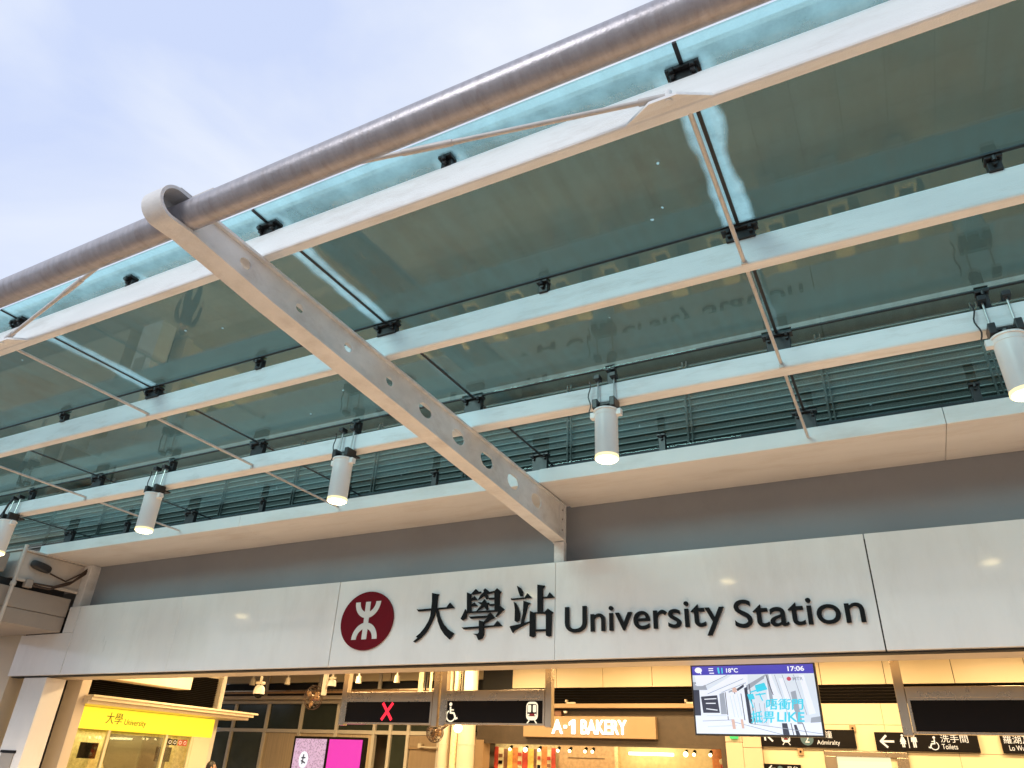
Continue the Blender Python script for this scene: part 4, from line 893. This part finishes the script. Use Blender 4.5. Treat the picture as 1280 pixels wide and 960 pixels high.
# ================================================================== yellow service booth
bo = thing('service_booth', 'glazed service booth with a glowing yellow sign under a thin flat roof', 'booth', (-13.9, 2.6, 0))
rf = MB().box(-14.19, -13.18, 0.95, 5.0, 2.585, 2.62, 0.004).box(-14.19, -13.21, 0.95, 4.9, 2.53, 2.583, 0.004).box(-14.19, -13.30, 0.95, 4.85, 2.47, 2.528, 0.004).build('roof', 'cream_panel', bo)
sb = box('sign_box', 'booth_yellow', bo, -13.85, -13.60, 1.02, 4.20, 2.085, 2.44, bev=0.01)
text('lettering', '大學', 1.62, 2.19, -13.597, 0.34, 0.19, 'booth_ink', sb, depth=0.004, facing='side')
text('lettering', 'University', 2.02, 2.16, -13.597, 0.48, 0.13, 'booth_ink', sb, depth=0.004, facing='side')
for py in (1.02, 1.78, 3.08, 3.72, 4.14): box('window_post', 'cream_panel', bo, -13.68, -13.62, py - 0.025, py + 0.025, 0.9, 2.083)
for a, b in ((1.045, 1.755), (1.805, 3.055), (3.105, 3.695)): box('window_pane', 'booth_glass', bo, -13.655, -13.645, a, b, 0.9, 2.08)
box('end_panel', 'cream_panel', bo, -13.70, -13.61, 3.745, 4.2, 0.02, 2.083)
box('counter', 'cream_panel', bo, -14.19, -13.55, 1.0, 4.2, 0.02, 0.88)
box('blind', 'blind_dark', bo, -14.15, -14.13, 2.2, 3.6, 0.9, 2.04)
box('inner_wall', 'strip_cream', bo, -14.19, -14.165, 1.0, 4.2, 0.9, 2.07)
MB().prism([(1.5, 0.9), (2.35, 0.9), (1.98, 1.75), (1.9, 1.75)], -14.0, -13.97, 'x').build('notice_stand', 'strip_cream', bo)
for k, (py, mt) in enumerate(((3.15, 'sign_black'), (3.27, 'sign_black'), (3.40, 'strip_red'), (3.52, 'strip_red'))):
    s_ = box('window_sticker', mt, bo, -13.643, -13.640, py, py + 0.105, 1.90, 2.01)
    MB().ring((py + 0.052, 1.955), 0.035, 0.035, 0.012, -13.639, -13.638, 0, 360, 16, 'x').build('sticker_mark', 'lamp_paint', s_)
for py in (1.35, 3.0):
    box('counter_screen', 'sign_black', bo, -13.75, -13.72, py, py + 0.35, 1.60, 1.86)
bl_ = bpy.data.lights.new('booth_lamp', 'AREA'); bl_.shape = 'RECTANGLE'; bl_.size = 2.4; bl_.size_y = 0.3; bl_.energy = 12; bl_.color = (1, 0.82, 0.45)
ob = bpy.data.objects.new('booth_lamp', bl_); C.objects.link(ob); ob.location = (-13.93, 2.6, 2.06); ob.rotation_euler = (0, 0, R(90))
sl_ = bpy.data.lights.new('shop_lamp', 'AREA'); sl_.shape = 'RECTANGLE'; sl_.size = 5; sl_.size_y = 0.3; sl_.energy = 16; sl_.color = (1, 0.74, 0.38)
ob = bpy.data.objects.new('shop_lamp', sl_); C.objects.link(ob); ob.location = (-6.4, 8.25, 2.25); ob.rotation_euler = (R(35), 0, 0)

# ================================================================== people (one seen by the top of the head, one only mirrored in the glass)
def person(x, y, z0, h, yaw, label, cloth):
    k = h / 1.72
    J = {'pelvis': (0, 0, .93), 'waist': (0, .01, 1.08), 'chest': (0, .02, 1.28), 'neck0': (0, .0, 1.44), 'neck1': (0, -.02, 1.52)}
    rad = {'pelvis': (.15, .11), 'waist': (.135, .10), 'chest': (.155, .11), 'neck0': (.075, .06), 'neck1': (.052, .055)}
    E_ = [('pelvis', 'waist'), ('waist', 'chest'), ('chest', 'neck0'), ('neck0', 'neck1')]
    for s_, nm in ((-1, 'l'), (1, 'r')):
        J.update({nm + 'hip': (s_ * .09, 0, .88), nm + 'knee': (s_ * .10, -.02 - .05 * s_, .48), nm + 'ankle': (s_ * .10, .03 + .10 * s_, .09), nm + 'toe': (s_ * .12, -.12 + .10 * s_, .04),
                  nm + 'sh': (s_ * .19, .01, 1.40), nm + 'el': (s_ * .25, .03, 1.12), nm + 'wr': (s_ * .24, -.08, .88)})
        rad.update({nm + 'hip': (.095, .10), nm + 'knee': (.06, .065), nm + 'ankle': (.042, .05), nm + 'toe': (.04, .035), nm + 'sh': (.062, .065), nm + 'el': (.042, .045), nm + 'wr': (.028, .03)})
        E_ += [('pelvis', nm + 'hip'), (nm + 'hip', nm + 'knee'), (nm + 'knee', nm + 'ankle'), (nm + 'ankle', nm + 'toe'), ('neck0', nm + 'sh'), (nm + 'sh', nm + 'el'), (nm + 'el', nm + 'wr')]
    names = list(J); me = bpy.data.meshes.new('person')
    me.from_pydata([J[n_] for n_ in names], [(names.index(a), names.index(b)) for a, b in E_], [])
    o = bpy.data.objects.new('person', me); C.objects.link(o)
    md = o.modifiers.new('skin', 'SKIN'); o.modifiers.new('sub', 'SUBSURF').levels = 2
    for i, n_ in enumerate(names): me.skin_vertices[0].data[i].radius = rad[n_]; me.skin_vertices[0].data[i].use_root = (n_ == 'pelvis')
    bpy.context.view_layer.update()
    body = bpy.data.meshes.new_from_object(o.evaluated_get(bpy.context.evaluated_depsgraph_get()))
    bpy.data.objects.remove(o)
    mb = MB(); mb.bm.from_mesh(body)
    q = bmesh.new(); bmesh.ops.create_uvsphere(q, u_segments=20, v_segments=14, radius=1)
    for v in q.verts:
        c_ = v.co; c_.x *= .075 * (1 - .18 * max(0, -c_.z)); c_.y *= .095; c_.z *= .118
        if abs(c_.x) < .02 and c_.y < -.06 and -.04 < c_.z < .02: c_.y -= .02                      # nose
    mb.join(q, Matrix.Translation((0, -.03, 1.61)))
    for s_ in (-1, 1):
        mb.ball((s_ * .077, -.02, 1.60), .022, 6, (.4, 1, 1.4))                                    # ears
        mb.ball((s_ * .24, -.10, .815), .036, 8, (.6, 1, 1.5))                                     # palms
        for f_ in range(4): mb.path([(s_ * .24, -.13 + .019 * f_, .78), (s_ * .235, -.135 + .019 * f_, .745), (s_ * .225, -.13 + .019 * f_, .715 + .008 * abs(f_ - 1.5))], .009, 6)
        mb.path([(s_ * .235, -.13, .83), (s_ * .22, -.155, .80), (s_ * .21, -.16, .77)], .010, 6)
    Mx = Matrix.Translation((x, y, z0)) @ Matrix.Rotation(yaw, 4, 'Z') @ Matrix.Scale(k, 4)
    bmesh.ops.transform(mb.bm, matrix=Mx, verts=mb.bm.verts)
    t = thing('person', label, 'person', (x, y, z0))
    b = mb.build('body', 'skin', t, smooth=True)
    for mt in (cloth, 'cloth_dark', 'shoe'): b.data.materials.append(MATS[mt])
    for p in b.data.polygons:
        zc = (p.center.z) / k
        ax = math.hypot(p.center.x, p.center.y) / k
        p.material_index = 3 if zc < .10 else 2 if zc < .96 and ax < .2 else 1 if .87 < zc < 1.47 else 0
    hr = bmesh.new(); bmesh.ops.create_uvsphere(hr, u_segments=20, v_segments=14, radius=1)
    bmesh.ops.delete(hr, geom=[v for v in hr.verts if v.co.z < -.25 or (v.co.z < .35 and v.co.y < -.35)], context='VERTS')
    for v in hr.verts: v.co = Vector((v.co.x * .083, v.co.y * .104, v.co.z * .126))
    bmesh.ops.transform(hr, matrix=Mx @ Matrix.Translation((0, -.022, 1.615)), verts=hr.verts)
    MB().join(hr).build('hair', 'hair', t, smooth=True)
    fc = MB()
    for s_ in (-1, 1): fc.ball((s_ * .03, -.118, 1.622), .011, 6)
    fc.box(-.024, .024, -.119, -.110, 1.553, 1.561)
    bmesh.ops.transform(fc.bm, matrix=Mx, verts=fc.bm.verts); fc.build('face_detail', 'hair', t)
    return t
person(-13.25, 4.0, 0.012, 1.63, R(150), 'dark haired person in a blue top walking past the yellow booth, head just in view', 'cloth_blue')
person(-11.26, -0.74, 0.0, 1.42, R(70), 'person in dark clothes crossing in front of the entrance, mirrored in the glass roof', 'cloth_dark')

# ================================================================== ticket gates below the lane signs (seen only mirrored in the glass)
def ticket_gate(x):
    t = thing('ticket_gate', 'low steel ticket gate below the lane signs, its top mirrored in the glass roof', 'ticket gate', (x, 2.0, 0.012), 'ticket gates under the lane signs')
    MB().box(x - 0.13, x + 0.13, 1.2, 2.8, 0.012, 0.94, 0.04).build('cabinet', 'concrete', t)
    MB().box(x - 0.14, x + 0.14, 1.18, 2.82, 0.942, 0.985, 0.012).build('top_panel', 'yellow_board', t)
    MB().box(x - 0.09, x + 0.09, 1.28, 1.5, 0.986, 1.02, 0.01).build('card_reader', 'sign_black', t)
    MB().box(x + 0.131, x + 0.33, 1.97, 2.0, 0.3, 0.85, 0.008).build('flap', 'dark_glass', t)
for k in range(11): ticket_gate(-7.83 + 0.905 * k)
